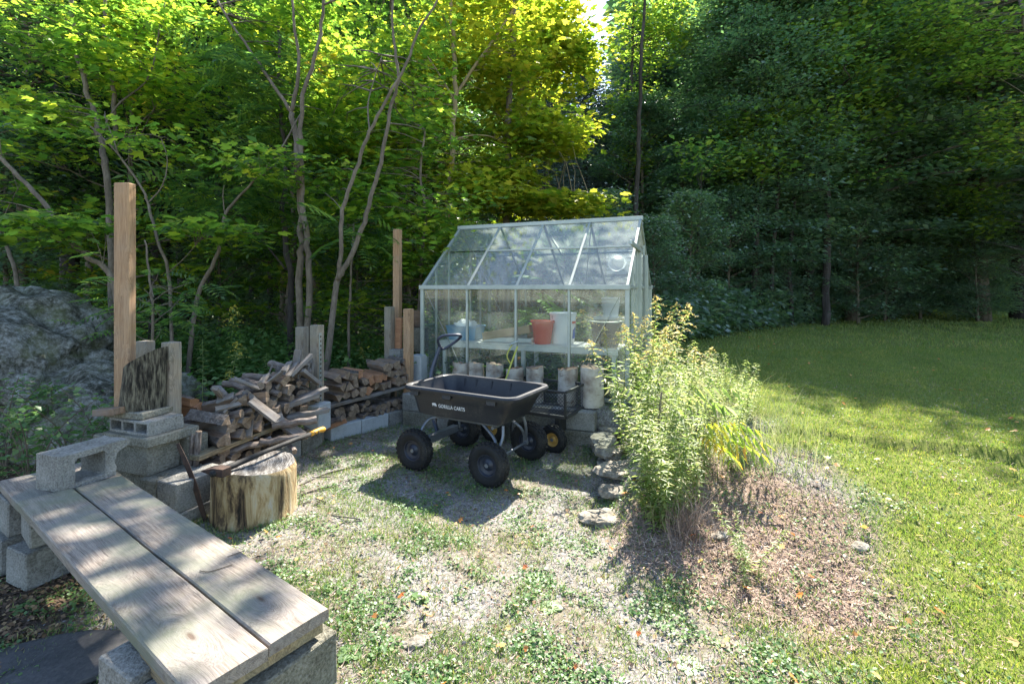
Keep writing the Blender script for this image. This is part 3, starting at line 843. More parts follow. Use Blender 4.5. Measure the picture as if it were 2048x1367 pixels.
plant('dark', 11.4, 17.8, 1.42, 'tall dark tree behind the middle of the lawn edge')
# left side
plant('fir', -7.7, 10.6, 1.0, 'large dark hemlock whose thick trunk rises behind the tall wooden post')
plant('fir', -11.5, 12.5, 1.05, 'dark hemlock above the boulder at the left')
plant('fir', -5.6, 17.5, 1.05, 'dark hemlock behind the paired slender stems')
plant('green', -9.6, 9.4, .85, 'sunlit leafy tree above the boulder at the left edge')
plant('maple', -6.9, 8.6, .85, 'young maple with layered bright leaves left of the tall post')
plant('maple', -4.4, 9.4, .88, 'young maple between the tall post and the paired slender stems')
plant('green2', -2.6, 12.8, .70, 'bushy tree filling the gap behind the middle posts of the rack')
plant('maple', -2.4, 11.2, .9, 'young maple behind the right bay of the firewood rack')
plant('green', -6.4, 13.5, .85, 'tall leafy tree in the second row behind the left bay')
plant('green2', -13.0, 16, 1.2, 'tall leafy tree in the back row at the left edge')
plant('bush', -8.6, 8.2, .9, 'leafy understory tree behind the left end of the boulder', 'understory trees of the forest edge')
plant('bush', -3.3, 10.2, .8, 'leafy understory tree behind the bare stems by the rack', 'understory trees of the forest edge')
plant('bush', -5.8, 9.6, .85, 'leafy understory tree behind the tall wooden post', 'understory trees of the forest edge')
# rows deeper in the wood: slender poles and crowns
rng = random.Random(5)
row = []
for k in range(30):
    t = (k + rng.uniform(.1, .9)) / 30
    y = rng.uniform(15.5, 23); x = (-1.12 + 2.3 * t) * y
    if x > 1 and y < 19.5 + .35 * x: y = 20.5 + .4 * x
    row.append((x, y))
for i, (x, y) in enumerate(row):
    kd = ['pole', 'dark', 'pole', 'green', 'pole', 'green2'][i % 6]
    px = 1024 + FOC * x / y
    if 1055 < px < 1275: kd = 'bush'
    plant(kd, x, y, rng.uniform(.95, 1.2), f'tree of the second row of the forest, {ordw(i)} counted from the left edge', 'second row trees of the forest')
for i in range(26):
    t = (i + rng.uniform(.1, .9)) / 26
    y = rng.uniform(27, 36); x = (-1.1 + 2.3 * t) * y
    px = 1024 + FOC * x / y
    if 1050 < px < 1280: continue
    plant(['fir', 'green', 'dark', 'pole', 'green2'][i % 5], x, y, rng.uniform(1.7, 2.1), f'tall tree of the back row of the forest, {ordw(i)} counted from the left edge', 'back row trees of the forest')
# far wood that reads as one mass
xx = []; n = 60000
y = NR.uniform(40, 62, n); x = NR.uniform(-1.2, 1.2, n) * y
top = 9 + 13 * clumpy(x * .07, y * .05, 1) + NR.uniform(0, 7, n); pxs = 1024 + FOC * x / y
top = np.where((pxs > 1110) & (pxs < 1230), 17, top + 13)
z = NR.random(n) ** 1.1 * top
C = np.stack([x, y, z + gz(x, y)], 1)
N = np.stack([NR.normal(0, .6, n), NR.normal(0, .6, n), np.ones(n)], 1)
V, Fa = emit(*DIAMOND, C, rnd_dir(n), N, NR.uniform(1.0, 2.0, n))
tag(npmesh('distant_forest', V, Fa, M['l_dark']), 'dense dark mass of far trees closing off the view', None, None, 'stuff')

# ---- individual near trees: stems follow the photograph, boughs carry leaf sprays
def spl(pts, n=5):
    """smooth curve through world points"""
    out = []
    P_ = [pts[0]] + list(pts) + [pts[-1]]
    for i in range(1, len(P_) - 2):
        a, b, c, d = P_[i - 1], P_[i], P_[i + 1], P_[i + 2]
        for k in range(n):
            t = k / n
            out.append(.5 * ((2 * b) + (c - a) * t + (2 * a - 5 * b + 4 * c - d) * t * t + (3 * b - a - 3 * c + d) * t ** 3))
    out.append(pts[-1]); return out
def near_tree(name, label, stems, masses, lmat, bmat, tmpl=MAPLE, per=16, ls=.12, cat='tree', seed=1, twig=.55, rx=.2, rz=.05, jit=.35):
    """stems: [(list of (px,py,D), r0, r1)], first point is set on the ground; masses: (centre, radii, number of sprays)"""
    rng = random.Random(seed)
    r = thing(name, label, cat)
    base = P(*stems[0][0][0]); base.z = gzf(base.x, base.y) - .05
    r.location = base
    mb = MB(); nodes = []
    for si, (pp, r0, r1) in enumerate(stems):
        w_ = [P(*p) for p in pp]
        if si == 0 or (len(pp[0]) and pp[0][1] > 560): w_[0].z = gzf(w_[0].x, w_[0].y) - .05
        c = [p - base for p in spl(w_, 5)]
        c = [p + Vector((rng.uniform(-.4, .4) * r0, rng.uniform(-.4, .4) * r0, 0)) for p in c]
        mb.tube(c, [r0 + (r1 - r0) * i / (len(c) - 1) for i in range(len(c))], 8, 0, wob=.08, rng=rng)
        nodes += c
    A = []; Dn = []
    for cen, rad, cnt in masses:
        cen = Vector(cen) - base
        for _ in range(cnt):
            while True:
                q = Vector((rng.uniform(-1, 1), rng.uniform(-1, 1), rng.uniform(-1, 1)))
                if q.length < 1: break
            a = cen + Vector((q.x * rad[0], q.y * rad[1], q.z * rad[2]))
            s = min(nodes, key=lambda p: (p - a).length + (2.0 if p.z > a.z + .1 else 0) + rng.random() * .3)
            d = a - s
            if rng.random() < twig:
                mid = s.lerp(a, .5) + Vector((rng.uniform(-.1, .1), rng.uniform(-.1, .1), rng.uniform(0, .12))) * d.length
                mb.tube([s, s.lerp(mid, .5) + Vector((0, 0, .02)), mid, mid.lerp(a, .6), a], [.004 + .004 * min(d.length, 2), .004 + .003 * min(d.length, 2), .005, .004, .002], 4, 0, cap=False)
            A.append(tuple(a)); Dn.append(tuple(d.normalized() if d.length > .01 else Vector((0, 0, 1))))
    mb.build('trunk', bmat, r, smooth=True)
    if A:
        V, Fa = spray(np.array(A), np.array(Dn), per, ls, tmpl, rx, rz, jit)
        npmesh('crown', V, Fa, lmat, parent=r)
    return r
def ms(px, py, D, rx, ry, rd, n):
    """leaf mass at photo position with radii in photo pixels (rx, ry) and depth rd in metres"""
    return (P(px, py, D), (rx / FOC * D, rd, ry / FOC * D), n)
near_tree('maple_tree', 'slender maple with two grey stems rising behind the middle posts of the rack',
    [([(598, 655, 6.4), (600, 560, 6.4), (602, 480, 6.4), (601, 400, 6.4), (592, 300, 6.45), (583, 225, 6.5)], .048, .034),
     ([(583, 225, 6.5), (540, 160, 6.6), (500, 100, 6.8), (440, 10, 7.0), (400, -80, 7.2)], .024, .012),
     ([(583, 225, 6.5), (598, 130, 6.5), (588, 40, 6.5), (580, -80, 6.5)], .028, .012),
     ([(614, 655, 6.3), (617, 560, 6.3), (612, 460, 6.3), (604, 380, 6.3), (601, 280, 6.3), (606, 190, 6.3), (632, 100, 6.3), (648, 10, 6.3), (655, -90, 6.3)], .044, .016),
     ([(648, 10, 6.3), (690, -10, 6.2), (740, -50, 6.1)], .014, .006),
     ([(600, 230, 6.35), (560, 300, 6.2), (500, 370, 6.0)], .012, .005)],
    [ms(620, 30, 7.8, 110, 70, .8, 42), ms(500, 60, 7.8, 90, 70, .7, 30), ms(640, 190, 7.6, 70, 90, .7, 20), ms(540, 330, 6.0, 60, 40, .4, 12), ms(560, -120, 8.0, 240, 90, 1.1, 8)],
    M['l_maple'], M['bark_smooth'], seed=21, ls=.10, per=22)
near_tree('maple_tree', 'slender forked maple leaning right between the rack and the greenhouse',
    [([(648, 660, 6.0), (668, 588, 6.0), (686, 540, 6.0), (717, 474, 6.0), (743, 395, 6.0), (765, 307, 6.0), (783, 210, 6.0), (797, 150, 6.0), (785, 60, 6.0), (783, -60, 6.0)], .040, .012),
     ([(676, 560, 6.0), (682, 500, 5.95), (686, 420, 5.9), (717, 325, 5.9), (739, 263, 5.9), (778, 189, 5.9), (809, 136, 5.9), (835, 66, 5.9), (875, 0, 5.9), (930, -80, 5.9)], .030, .012),
     ([(739, 263, 5.9), (737, 200, 6.1), (765, 110, 6.2)], .012, .005)],
    [ms(820, 90, 8.2, 110, 90, .8, 30), ms(700, 180, 7.4, 80, 80, .6, 22), ms(850, 230, 7.6, 70, 70, .5, 18), ms(700, 380, 6.9, 80, 50, .5, 9), ms(860, -110, 8.2, 160, 90, 1.0, 6)],
    M['l_maple'], M['bark_smooth'], seed=22, ls=.10, per=22)
near_tree('maple_tree', 'tan barked maple with yellowing crown standing behind the left end of the greenhouse',
    [([(893, 640, 9.6), (896, 450, 9.6), (901, 350, 9.6), (906, 250, 9.6), (912, 185, 9.6), (908, 90, 9.6), (898, -20, 9.6), (892, -140, 9.6), (900, -300, 9.6)], .070, .02),
     ([(912, 190, 9.6), (950, 130, 9.7), (1000, 60, 9.9), (1050, -30, 10.2), (1100, -180, 10.6)], .034, .012),
     ([(908, 200, 9.6), (860, 120, 9.7), (800, 40, 10)], .022, .008),
     ([(905, 280, 9.6), (960, 270, 9.9), (1030, 285, 10.4)], .022, .006)],
    [ms(950, 70, 10.2, 140, 110, 1.0, 105), ms(1010, 200, 10.8, 70, 110, .8, 50), ms(1000, 330, 10.0, 60, 44, .5, 24), ms(820, 260, 10.2, 110, 130, .9, 52), ms(930, 390, 9.4, 70, 50, .6, 30), ms(700, 250, 10, 80, 130, .8, 40),
     ms(960, -130, 10.8, 150, 110, 1.3, 20), ms(880, 480, 8.6, 50, 60, .5, 20)],
    M['l_gold'], M['tan_bark'], seed=23, ls=.125, per=28, rx=.28)
near_tree('maple_tree', 'golden maple whose layered boughs reach right over the greenhouse ridge',
    [([(1030, 620, 12.6), (1034, 450, 12.6), (1040, 300, 12.6), (1046, 150, 12.6), (1060, 0, 12.6), (1070, -100, 12.6)], .085, .02),
     ([(1038, 330, 12.6), (1080, 290, 11.3), (1140, 260, 10.6)], .028, .008),
     ([(1034, 440, 12.6), (1090, 415, 11.0), (1180, 395, 10.2)], .028, .007),
     ([(1046, 180, 12.6), (1090, 120, 12.6), (1150, 80, 12.6)], .028, .008)],
    [ms(1075, 90, 12.6, 85, 120, 1.2, 95), ms(1145, 130, 12.6, 42, 75, .8, 36), ms(1095, 270, 10.6, 70, 46, .7, 70), ms(1090, 410, 10.2, 105, 22, .6, 70), ms(1000, 360, 10.4, 50, 30, .5, 24), ms(1120, 50, 12.6, 40, 50, .6, 20)],
    M['l_gold'], M['tan_bark'], seed=37, ls=.15, per=26, rx=.32)
near_tree('maple_tree', 'curving maple stem left of the tall post with long grey boughs',
    [([(232, 690, 7.0), (222, 520, 7.0), (213, 350, 7.0), (203, 290, 7.0), (186, 220, 7.0), (168, 160, 7.0), (150, 90, 7.0), (143, -30, 7.0), (140, -160, 7.0)], .052, .018),
     ([(200, 275, 7.0), (232, 215, 7.1), (300, 150, 7.4), (322, 40, 7.6), (350, -60, 7.8)], .016, .006),
     ([(228, 300, 7.4), (228, 190, 7.4), (214, 90, 7.4), (208, 0, 7.4), (205, -120, 7.4)], .034, .016)],
    [ms(120, 60, 7.0, 120, 50, .9, 34), ms(250, 150, 7.2, 90, 40, .7, 22), ms(90, 220, 6.9, 90, 40, .6, 20), ms(330, 30, 7.5, 80, 40, .6, 18), ms(160, -140, 7.0, 240, 90, 1.1, 12)],
    M['l_maple'], M['bark_smooth'], seed=24, ls=.10, per=22)
near_tree('maple_sapling', 'thin wavy sapling stem just right of the tall wooden post',
    [([(346, 690, 5.9), (340, 570, 5.9), (318, 490, 5.9), (300, 420, 5.9), (286, 380, 5.9), (238, 310, 5.9), (175, 245, 6.0)], .022, .010),
     ([(297, 405, 5.9), (325, 370, 5.9), (334, 320, 5.9), (322, 275, 5.9)], .009, .004),
     ([(334, 548, 5.9), (370, 515, 5.8), (400, 480, 5.7)], .007, .003),
     ([(236, 308, 5.9), (224, 270, 5.9), (208, 230, 5.9)], .009, .004)],
    [ms(180, 250, 6.0, 80, 30, .5, 10), ms(420, 465, 5.7, 110, 22, .4, 24), ms(320, 280, 5.9, 60, 40, .4, 9)],
    M['l_maple'], M['bark_smooth'], seed=25, ls=.10, per=13, rx=.15)
near_tree('maple_sapling', 'bare leaning sapling curving up right behind the left bay',
    [([(372, 670, 6.2), (392, 600, 6.2), (430, 520, 6.2), (452, 430, 6.2), (485, 385, 6.2), (530, 345, 6.2), (572, 312, 6.2)], .032, .008),
     ([(452, 440, 6.2), (446, 400, 6.2), (448, 370, 6.2)], .009, .004)],
    [ms(540, 330, 6.2, 60, 28, .4, 10)],
    M['l_green'], M['bark_smooth'], seed=26, ls=.11, tmpl=DIAMOND)
near_tree('leaning_maple', 'leaning grey stem crossing from the left edge to behind the tall post',
    [([(262, 640, 5.6), (228, 570, 5.6), (175, 515, 5.6), (130, 470, 5.6), (95, 415, 5.6), (60, 375, 5.6), (5, 318, 5.6), (-70, 230, 5.6)], .034, .020),
     ([(95, 430, 5.6), (50, 412, 5.5), (-10, 400, 5.4)], .008, .004)],
    [ms(105, 450, 5.4, 110, 22, .35, 26), ms(60, 480, 5.2, 70, 20, .3, 12), ms(-20, 250, 5.6, 70, 50, .5, 10)],
    M['l_maple'], M['bark_smooth'], seed=27, ls=.11, per=13, rx=.16, rz=.03)
near_tree('maple_sapling', 'dark thin stem at the left edge above the boulder',
    [([(46, 640, 6.8), (40, 590, 6.8), (16, 500, 6.8), (2, 470, 6.8), (-20, 380, 6.8)], .03, .015),
     ([(8, 480, 6.8), (10, 430, 6.8), (40, 370, 6.8)], .008, .004)], [ms(0, 350, 6.8, 90, 60, .5, 14)], M['l_maple'], M['bark_smooth'], seed=28, ls=.12)
near_tree('ash_sapling', 'short stem with feathery dark leaves behind the middle posts',
    [([(697, 720, 6.6), (699, 620, 6.6), (704, 520, 6.6), (708, 450, 6.6)], .022, .010)],
    [ms(700, 480, 6.6, 60, 50, .4, 14)], M['l_green'], M['bark_smooth'], tmpl=FROND, per=4, ls=.34, seed=29)
near_tree('ash_tree', 'feathery leaved ash in the shade between the tall post and the forked maple',
    [([(585, 640, 7.4), (578, 540, 7.4), (565, 430, 7.4), (572, 330, 7.4), (560, 200, 7.4), (558, 60, 7.4)], .05, .02),
     ([(572, 540, 7.4), (500, 450, 7.2), (430, 380, 7.1)], .016, .006)],
    [ms(470, 400, 7.1, 110, 70, .6, 50), ms(560, 230, 7.4, 80, 110, .7, 50), ms(520, 140, 7.5, 70, 60, .6, 26)],
    M['l_green'], M['bark_dark'], tmpl=FROND, per=4, ls=.36, seed=30)
near_tree('ash_sapling', 'young ash with feathery leaves right beside the tall wooden post',
    [([(300, 760, 4.9), (306, 650, 4.9), (300, 560, 4.9), (290, 480, 4.9)], .016, .007)],
    [ms(300, 610, 4.9, 45, 90, .3, 18), ms(350, 600, 5.0, 40, 50, .3, 8)], M['l_green'], M['bark_smooth'], tmpl=FROND, per=3, ls=.22, seed=31)
near_tree('young_maple_tree', 'leafy young maple with low boughs between the tall back post and the greenhouse',
    [([(835, 680, 7.2), (840, 560, 7.2), (850, 440, 7.2), (842, 340, 7.2), (850, 260, 7.2)], .035, .012)],
    [ms(840, 500, 7.1, 80, 90, .6, 46), ms(760, 420, 7.2, 90, 90, .6, 38), ms(700, 600, 7.0, 60, 50, .5, 16), ms(900, 420, 7.3, 60, 60, .5, 16), ms(790, 300, 7.4, 100, 80, .6, 30)],
    M['l_maple'], M['bark_smooth'], seed=32, ls=.10, per=22)
near_tree('maple_tree', 'high maple crown whose boughs shade the bench and the chopping block',
    [([(1010, 640, 10.6), (1012, 420, 10.6), (1018, 200, 10.6), (1030, 0, 10.6), (1040, -200, 10.4), (1060, -420, 10.0)], .09, .04),
     ([(1030, 0, 10.6), (1060, -120, 9.8), (1110, -330, 9.0)], .04, .015)],
    [((1.25, 8.3, 8.1), (.55, .6, .35), 11), ((.45, 8.75, 8.1), (.6, .6, .4), 13), ((-.2, 9.3, 8.0), (.6, .6, .4), 9), ((-.9, 9.9, 7.2), (.9, .8, .5), 6)],
    M['l_gold'], M['bark_smooth'], seed=33, ls=.16, per=15, rx=.24)
# right side stems and limbs in front of the dark trees
for i, (pp, r0, r1, lab) in enumerate([
    ([(1272, 600, 14), (1274, 420, 14), (1276, 260, 14), (1283, 120, 14), (1290, -60, 14)], .085, .04, 'thin straight dark trunk just right of the greenhouse ridge'),
    ([(1502, 640, 14.5), (1508, 540, 14.5), (1515, 440, 14.5), (1530, 300, 14.5)], .10, .05, 'thicker dark stem, leftmost of the cluster behind the lawn corner'),
    ([(1536, 640, 14.6), (1545, 540, 14.6), (1552, 430, 14.6), (1560, 320, 14.6)], .07, .04, 'second stem from the left of the cluster behind the lawn corner'),
    ([(1585, 640, 15), (1580, 520, 15), (1590, 400, 15)], .08, .04, 'third stem from the left of the cluster behind the lawn corner'),
    ([(1806, 610, 20), (1822, 500, 20), (1830, 410, 20), (1845, 300, 20), (1850, 150, 20)], .20, .10, 'pale mottled trunk standing behind the far lawn'),
    ([(2042, 600, 18), (2040, 480, 18), (2036, 340, 18), (2010, 240, 18), (1975, 130, 18), (1930, -20, 18)], .30, .14, 'thick dark trunk at the right edge of the photo'),
    ([(1940, 620, 19), (1938, 520, 19), (1942, 400, 19), (1950, 250, 19)], .10, .05, 'thin dark trunk left of the thick trunk at the right edge'),
    ([(1400, 640, 13.5), (1396, 520, 13.5), (1400, 380, 13.5)], .06, .03, 'thin dark trunk behind the goldenrod clump')]):
    near_tree('forest_tree', lab, [(pp, r0, r1)] + ([([(2026, 290, 18), (1985, 300, 17.5), (1945, 350, 17.2), (1925, 375, 17.2)], .06, .03), ([(1990, 170, 18), (1920, 100, 17.6), (1880, 60, 17.4)], .05, .02)] if i == 5 else []),
              [ms(pp[-1][0], pp[-1][1], pp[0][2], 90, 60, 1.0, 26)] if i < 7 else [ms(1400, 330, 13.5, 50, 50, .8, 16)], M['l_dark'] if i < 5 else M['l_green'], M['bark_dark'] if i not in (4,) else M['bark_smooth'], tmpl=DIAMOND, per=24, ls=.17, seed=40 + i, rx=.35, rz=.12)

near_tree('maple_tree', 'maple with a sunlit yellow green top rising out of the dark trees behind the lawn',
    [([(1650, 620, 15.2), (1655, 450, 15.2), (1650, 300, 15.2), (1655, 150, 15.2), (1660, 20, 15.2)], .12, .03)],
    [ms(1620, 130, 15.2, 95, 75, 1.2, 90), ms(1700, 60, 15.4, 90, 60, 1.2, 60), ms(1500, 260, 15.0, 70, 50, 1.0, 44), ms(1600, 260, 14.6, 90, 60, .9, 50), ms(1730, 200, 15.2, 80, 80, 1.0, 50), ms(1520, 330, 14.2, 60, 40, .8, 30)],
    M['l_light'], M['bark_dark'], tmpl=DIAMOND, per=26, ls=.19, seed=61, rx=.36, rz=.12)
near_tree('ash_tree', 'light green tree filling the upper right corner of the photo',
    [([(2110, 620, 12.5), (2100, 400, 12.5), (2070, 200, 12.5), (2040, 0, 12.5)], .10, .04)],
    [ms(1970, 90, 13.0, 90, 90, 1.0, 70), ms(1890, 40, 13.6, 60, 60, .9, 36), ms(2010, 260, 13.0, 70, 80, .8, 40), ms(1960, 420, 15.5, 80, 60, .9, 34), ms(1900, 500, 17.5, 80, 40, .9, 26)],
    M['l_light'], M['bark_smooth'], tmpl=DIAMOND, per=24, ls=.16, seed=62, rx=.3, rz=.11)
near_tree('birch_tree', 'pale green tree beside the gap of open sky above the greenhouse ridge',
    [([(1262, 620, 17.5), (1258, 420, 17.5), (1262, 240, 17.5), (1265, 60, 17.5), (1270, -60, 17.5)], .09, .03)],
    [ms(1290, 70, 17.5, 70, 90, 1.2, 70), ms(1350, 40, 17.6, 60, 70, 1.0, 40), ms(1262, 200, 17.4, 50, 50, .8, 24), ms(1270, 330, 17.2, 35, 90, .7, 30), ms(1450, 60, 17.4, 60, 60, 1.0, 30)],
    M['l_light'], M['bark_dark'], tmpl=DIAMOND, per=26, ls=.18, seed=63, rx=.36, rz=.14)
# ------------------------------------------------------------------ boulder
def rock(name, label, cat, loc, rad, rz, mat, seed, sub=5, amp=.22, fr=1.1, cut=-.3, group=None, flat=0):
    import bmesh
    bm = bmesh.new()
    bmesh.ops.create_icosphere(bm, subdivisions=sub, radius=1)
    o = Vector((seed * 3.7, seed * 1.3, seed * 2.1))
    for v in bm.verts:
        p = v.co.normalized()
        n = noise.fractal(p * fr + o, 1.0, 2.0, 5) * amp + noise.noise(p * fr * 5 + o) * amp * .12
        c = 1 - noise.cell(p * 1.7 + o) * amp * .25
        q = p * (1 + n) * c
        if flat:
            q = Vector((q.x, q.y, max(-.55, min(.5, q.z * 1.5))))
        v.co = Vector((q.x * rad[0], q.y * rad[1], max(q.z, cut) * rad[2]))
    me = bpy.data.meshes.new(name); bm.to_mesh(me); bm.free()
    me.materials.append(mat)
    me.polygons.foreach_set('use_smooth', [sub > 3] * len(me.polygons))
    ob = bpy.data.objects.new(name, me); COL.objects.link(ob)
    ob.location = loc; ob.rotation_euler = (0, 0, rz)
    return tag(ob, label, cat, group)
rock('boulder', 'huge grey lichen covered boulder sloping down behind the tall post', 'boulder', (-6.15, 5.35, .05), (2.35, 1.35, 1.38), .04, M['boulder'], 4, 6, .28, 1.1)
rock('boulder', 'low grey shoulder of rock right beside the tall wooden post', 'boulder', (-4.2, 5.0, .02), (.85, .7, .66), -.2, M['boulder'], 9, 5, .22, 1.3)

# ------------------------------------------------------------------ greenhouse
GL, GW, GE, GR = 2.46, 1.90, 1.20, 2.03       # length, width, eave, ridge above its base
GB = .335
gh = thing('greenhouse', 'small aluminium framed glass greenhouse with pitched roof at the edge of the woods', 'greenhouse', (-1.09, 5.89, GB), math.atan2(-.95, 2.27))
def bar(name, a, b, w_=.028, d=.03, mat='alu', par=None, up=(0, 0, 1)):
    a = Vector(a); b = Vector(b); z = (b - a).normalized(); u = Vector(up)
    if abs(z.dot(u)) > .95: u = Vector((0, 1, 0))
    x = z.cross(u).normalized(); y = z.cross(x)
    R_ = Matrix((x, y, z)).transposed()
    mb = MB(); mb.box((a + b) / 2, (w_, d, (b - a).length), R_, 0, .003)
    return mb.build(name, M[mat], par or gh)
def pane(pts, mat='glass', t=.004, name='glass_pane'):
    pts = [Vector(p) for p in pts]; n = (pts[1] - pts[0]).cross(pts[2] - pts[1]).normalized() * t
    # a glass sheet is modelled by its outer and inner faces with a rim
    k = len(pts); vs = pts + [p + n for p in pts]
    mb = MB(); mb.add(vs, [tuple(range(k))]); 
    return mb.build(name, M[mat], gh)
seg = GL / 4
g_ = .014
for i in range(5):
    x = i * seg; wv = .045 if i in (0, 4) else .026
    bar('upright', (x, 0, .05), (x, 0, GE - .02), wv, .035)
    bar('upright', (x, GW, .05), (x, GW, GE - .02), wv, .035)
    bar('rafter', (x, .01, GE + .01), (x, GW / 2 - .01, GR - .02), wv * .8, .03, up=(1, 0, 0))
    bar('rafter', (x, GW - .01, GE + .01), (x, GW / 2 + .01, GR - .02), wv * .8, .03, up=(1, 0, 0))
bar('ridge_beam', (-.03, GW / 2, GR), (GL + .03, GW / 2, GR), .06, .05)
for y_ in (0, GW):
    bar('gutter', (-.03, y_ - .012 if y_ == 0 else y_ + .012, GE), (GL + .03, y_ - .012 if y_ == 0 else y_ + .012, GE), .05, .05)
    bar('sill_rail', (0, y_, .025), (GL, y_, .025), .05, .04)
for x in (0, GL):
    bar('sill_rail', (x, 0, .026), (x, GW, .026), .05, .04)
    bar('gable_rail', (x, 0.02, GE + .001), (x, GW - .02, GE + .001), .03, .03)
my = GW / 2 * .55; mz = GE + (GR - GE) * .55
def slope(y_, front=True):
    z = GE + (GR - GE) * y_ / (GW / 2)
    return (y_, z) if front else (GW - y_, z)
for i in range(4):
    a, b = i * seg + g_, (i + 1) * seg - g_
    pane([(a, 0, .05), (b, 0, .05), (b, 0, GE - .03), (a, 0, GE - .03)])
    pane([(b, GW, .05), (a, GW, .05), (a, GW, GE - .03), (b, GW, GE - .03)])
    for y0, y1 in ((.03, my - .012), (my + .012, GW / 2 - .03)):
        (ya, za), (yb, zb) = slope(y0), slope(y1)
        pane([(a, ya, za), (b, ya, za), (b, yb, zb), (a, yb, zb)], 'roofglass')
        (ya, za), (yb, zb) = slope(y0, False), slope(y1, False)
        pane([(b, ya, za), (a, ya, za), (a, yb, zb), (b, yb, zb)], 'roofglass')
    if i >= 1:
        bar('purlin', (a, my, mz + .004), (b, my, mz + .004), .022, .022)
    bar('purlin', (a, GW - my, mz + .004), (b, GW - my, mz + .004), .022, .022)
# gable ends
yd = [0, .32, .64, 1.26, 1.58, GW]
def gz_(y_): return GE + (GR - GE) * (1 - abs(y_ - GW / 2) / (GW / 2))
for x in (0, GL):
    for y_ in yd[1:-1]:
        bar('gable_bar', (x, y_, .05), (x, y_, gz_(y_) - .03), .026, .026)
    for a, b in zip(yd[:-1], yd[1:]):
        pane([(x, a + .014, .05), (x, b - .014, .05), (x, b - .014, GE - .02), (x, a + .014, GE - .02)])
        if a < GW / 2 < b:
            pane([(x, a + .014, GE + .02), (x, b - .014, GE + .02), (x, b - .014, gz_(b) - .03), (x, GW / 2, GR - .04), (x, a + .014, gz_(a) - .03)])
        else:
            pane([(x, a + .014, GE + .02), (x, b - .014, GE + .02), (x, b - .014, max(gz_(b) - .03, GE + .03)), (x, a + .014, max(gz_(a) - .03, GE + .03))])
# sliding door with its top track on the right gable
bar('door_track', (GL + .03, .02, GE + .46), (GL + .03, .86, GE + .42), .03, .045)
bar('door_frame', (GL + .03, .66, .03), (GL + .03, .66, GE + .40), .04, .03)
bar('door_frame', (GL + .03, 1.24, .03), (GL + .03, 1.24, GE + .40), .04, .03)
bar('door_rail', (GL + .032, .68, .62), (GL + .032, 1.22, .62), .03, .03)
for (p, q) in [((.02, .03, GE - .03), (.6, .03, .1)), ((GL - .05, .03, GE - .03), (GL - .62, .03, .1)), ((.02, GW - .03, GE - .03), (.6, GW - .03, .1)), ((GL - .05, GW - .03, GE - .03), (GL - .62, GW - .03, .1)),
               ((seg * 2, GW / 2 + .05, GR - .07), (seg * 2 + .28, GW - .06, GE + .03)), ((seg * 3, GW / 2 + .05, GR - .07), (seg * 3 - .28, GW - .06, GE + .03))]:
    bar('brace', p, q, .014, .006)
def gw(x, y_, z=0):
    a = math.atan2(-.95, 2.27); c, s = math.cos(a), math.sin(a)
    return Vector((-1.09 + c * x - s * y_, 5.89 + s * x + c * y_, GB + z))
GA = math.atan2(-.95, 2.27)
# bench in the greenhouse
def shelf_table(name, lab, x0, x1, y0, y1, h):
    r = thing(name, lab, 'table', gw(x0, y0), GA)
    w_ = x1 - x0; d = y1 - y0
    n = 6
    for i in range(n):
        mb = MB(); mb.box((w_ / 2, d * (i + .5) / n, h - .008), (w_, d / n - .012, .016), None, 0, .003); mb.build('slat', M['white'], r)
    mb = MB(); mb.box((w_ / 2, .010, h - .046), (w_ - .02, .018, .056), None, 0, .003); mb.build('apron', M['white'], r)
    mb = MB(); mb.box((w_ / 2, d - .012, h - .046), (w_ - .02, .018, .056), None, 0, .003); mb.build('apron', M['white'], r)
    for x in (.06, w_ / 2, w_ - .06):
        for y_ in (.05, d - .05):
            mb = MB(); mb.box((x, y_, (h - .018) / 2), (.045, .045, h - .02), None, 0, .003); mb.build('leg', M['white'], r)
    return r
TH = .54
shelf_table('greenhouse_bench', 'long white slatted bench along the front glass inside the greenhouse', .12, 2.34, .18, .72, TH)
shelf_table('shelf', 'short white high shelf at the back right inside the greenhouse', 1.78, 2.36, 1.40, 1.76, .80)
def bucket(name, lab, cat, loc, r0, r1, h, mat, rz=0, rim=True, group=None, tilt=(0, 0)):
    r = thing(name, lab, cat, loc, group=group, rot=(tilt[0], tilt[1], rz))
    t = .006
    mb = MB()
    pr = [(0.001, .0), (r0, .0), (r0 + (r1 - r0) * .5, h * .5), (r1, h), (r1 - t, h), (r0 - t, .012), (0.001, .012)]
    mb.lathe(pr, 28); mb.build('body', mat, r, True, 40)
    if rim:
        mb = MB(); mb.lathe([(r1, h - .028), (r1 + .007, h - .024), (r1 + .009, h), (r1 - .004, h + .003), (r1 - .006, h - .01)], 28); mb.build('rim', mat, r, True, 40)
    return r
t0 = gw(1.52, .45, TH)
bucket('flower_pot', 'red orange plastic pot on the white bench in front of the white bucket', 'pot', gw(1.42, .36, TH), .095, .135, .27, M['red'], 0)
b = bucket('bucket', 'large white bucket with blue print and red band beside the red pot', 'bucket', gw(1.62, .52, TH), .135, .155, .36, M['whiteplastic'], .3)
mb = MB(); rr = .150
for k in range(8):
    a0 = -1.2 + k * .12; a1 = a0 + .12
    for z0, z1, mi in ((.235, .262, 1), (.06, .20, 0)):
        if mi == 0 and k in (0, 7): continue
        q = lambda a, z: ((.1362 + .02 * z / .36 + .0012) * math.cos(a), (.1362 + .02 * z / .36 + .0012) * math.sin(a), z)
        zz1 = z1 - (.05 * abs(k - 3.5) / 3.5 if mi == 0 else 0)
        mb.add([q(a0, z0), q(a1, z0), q(a1, zz1), q(a0, zz1)], [(0, 1, 2, 3)], mi)
mb.build('printed_band', [M['blueink'], M['red']], b)
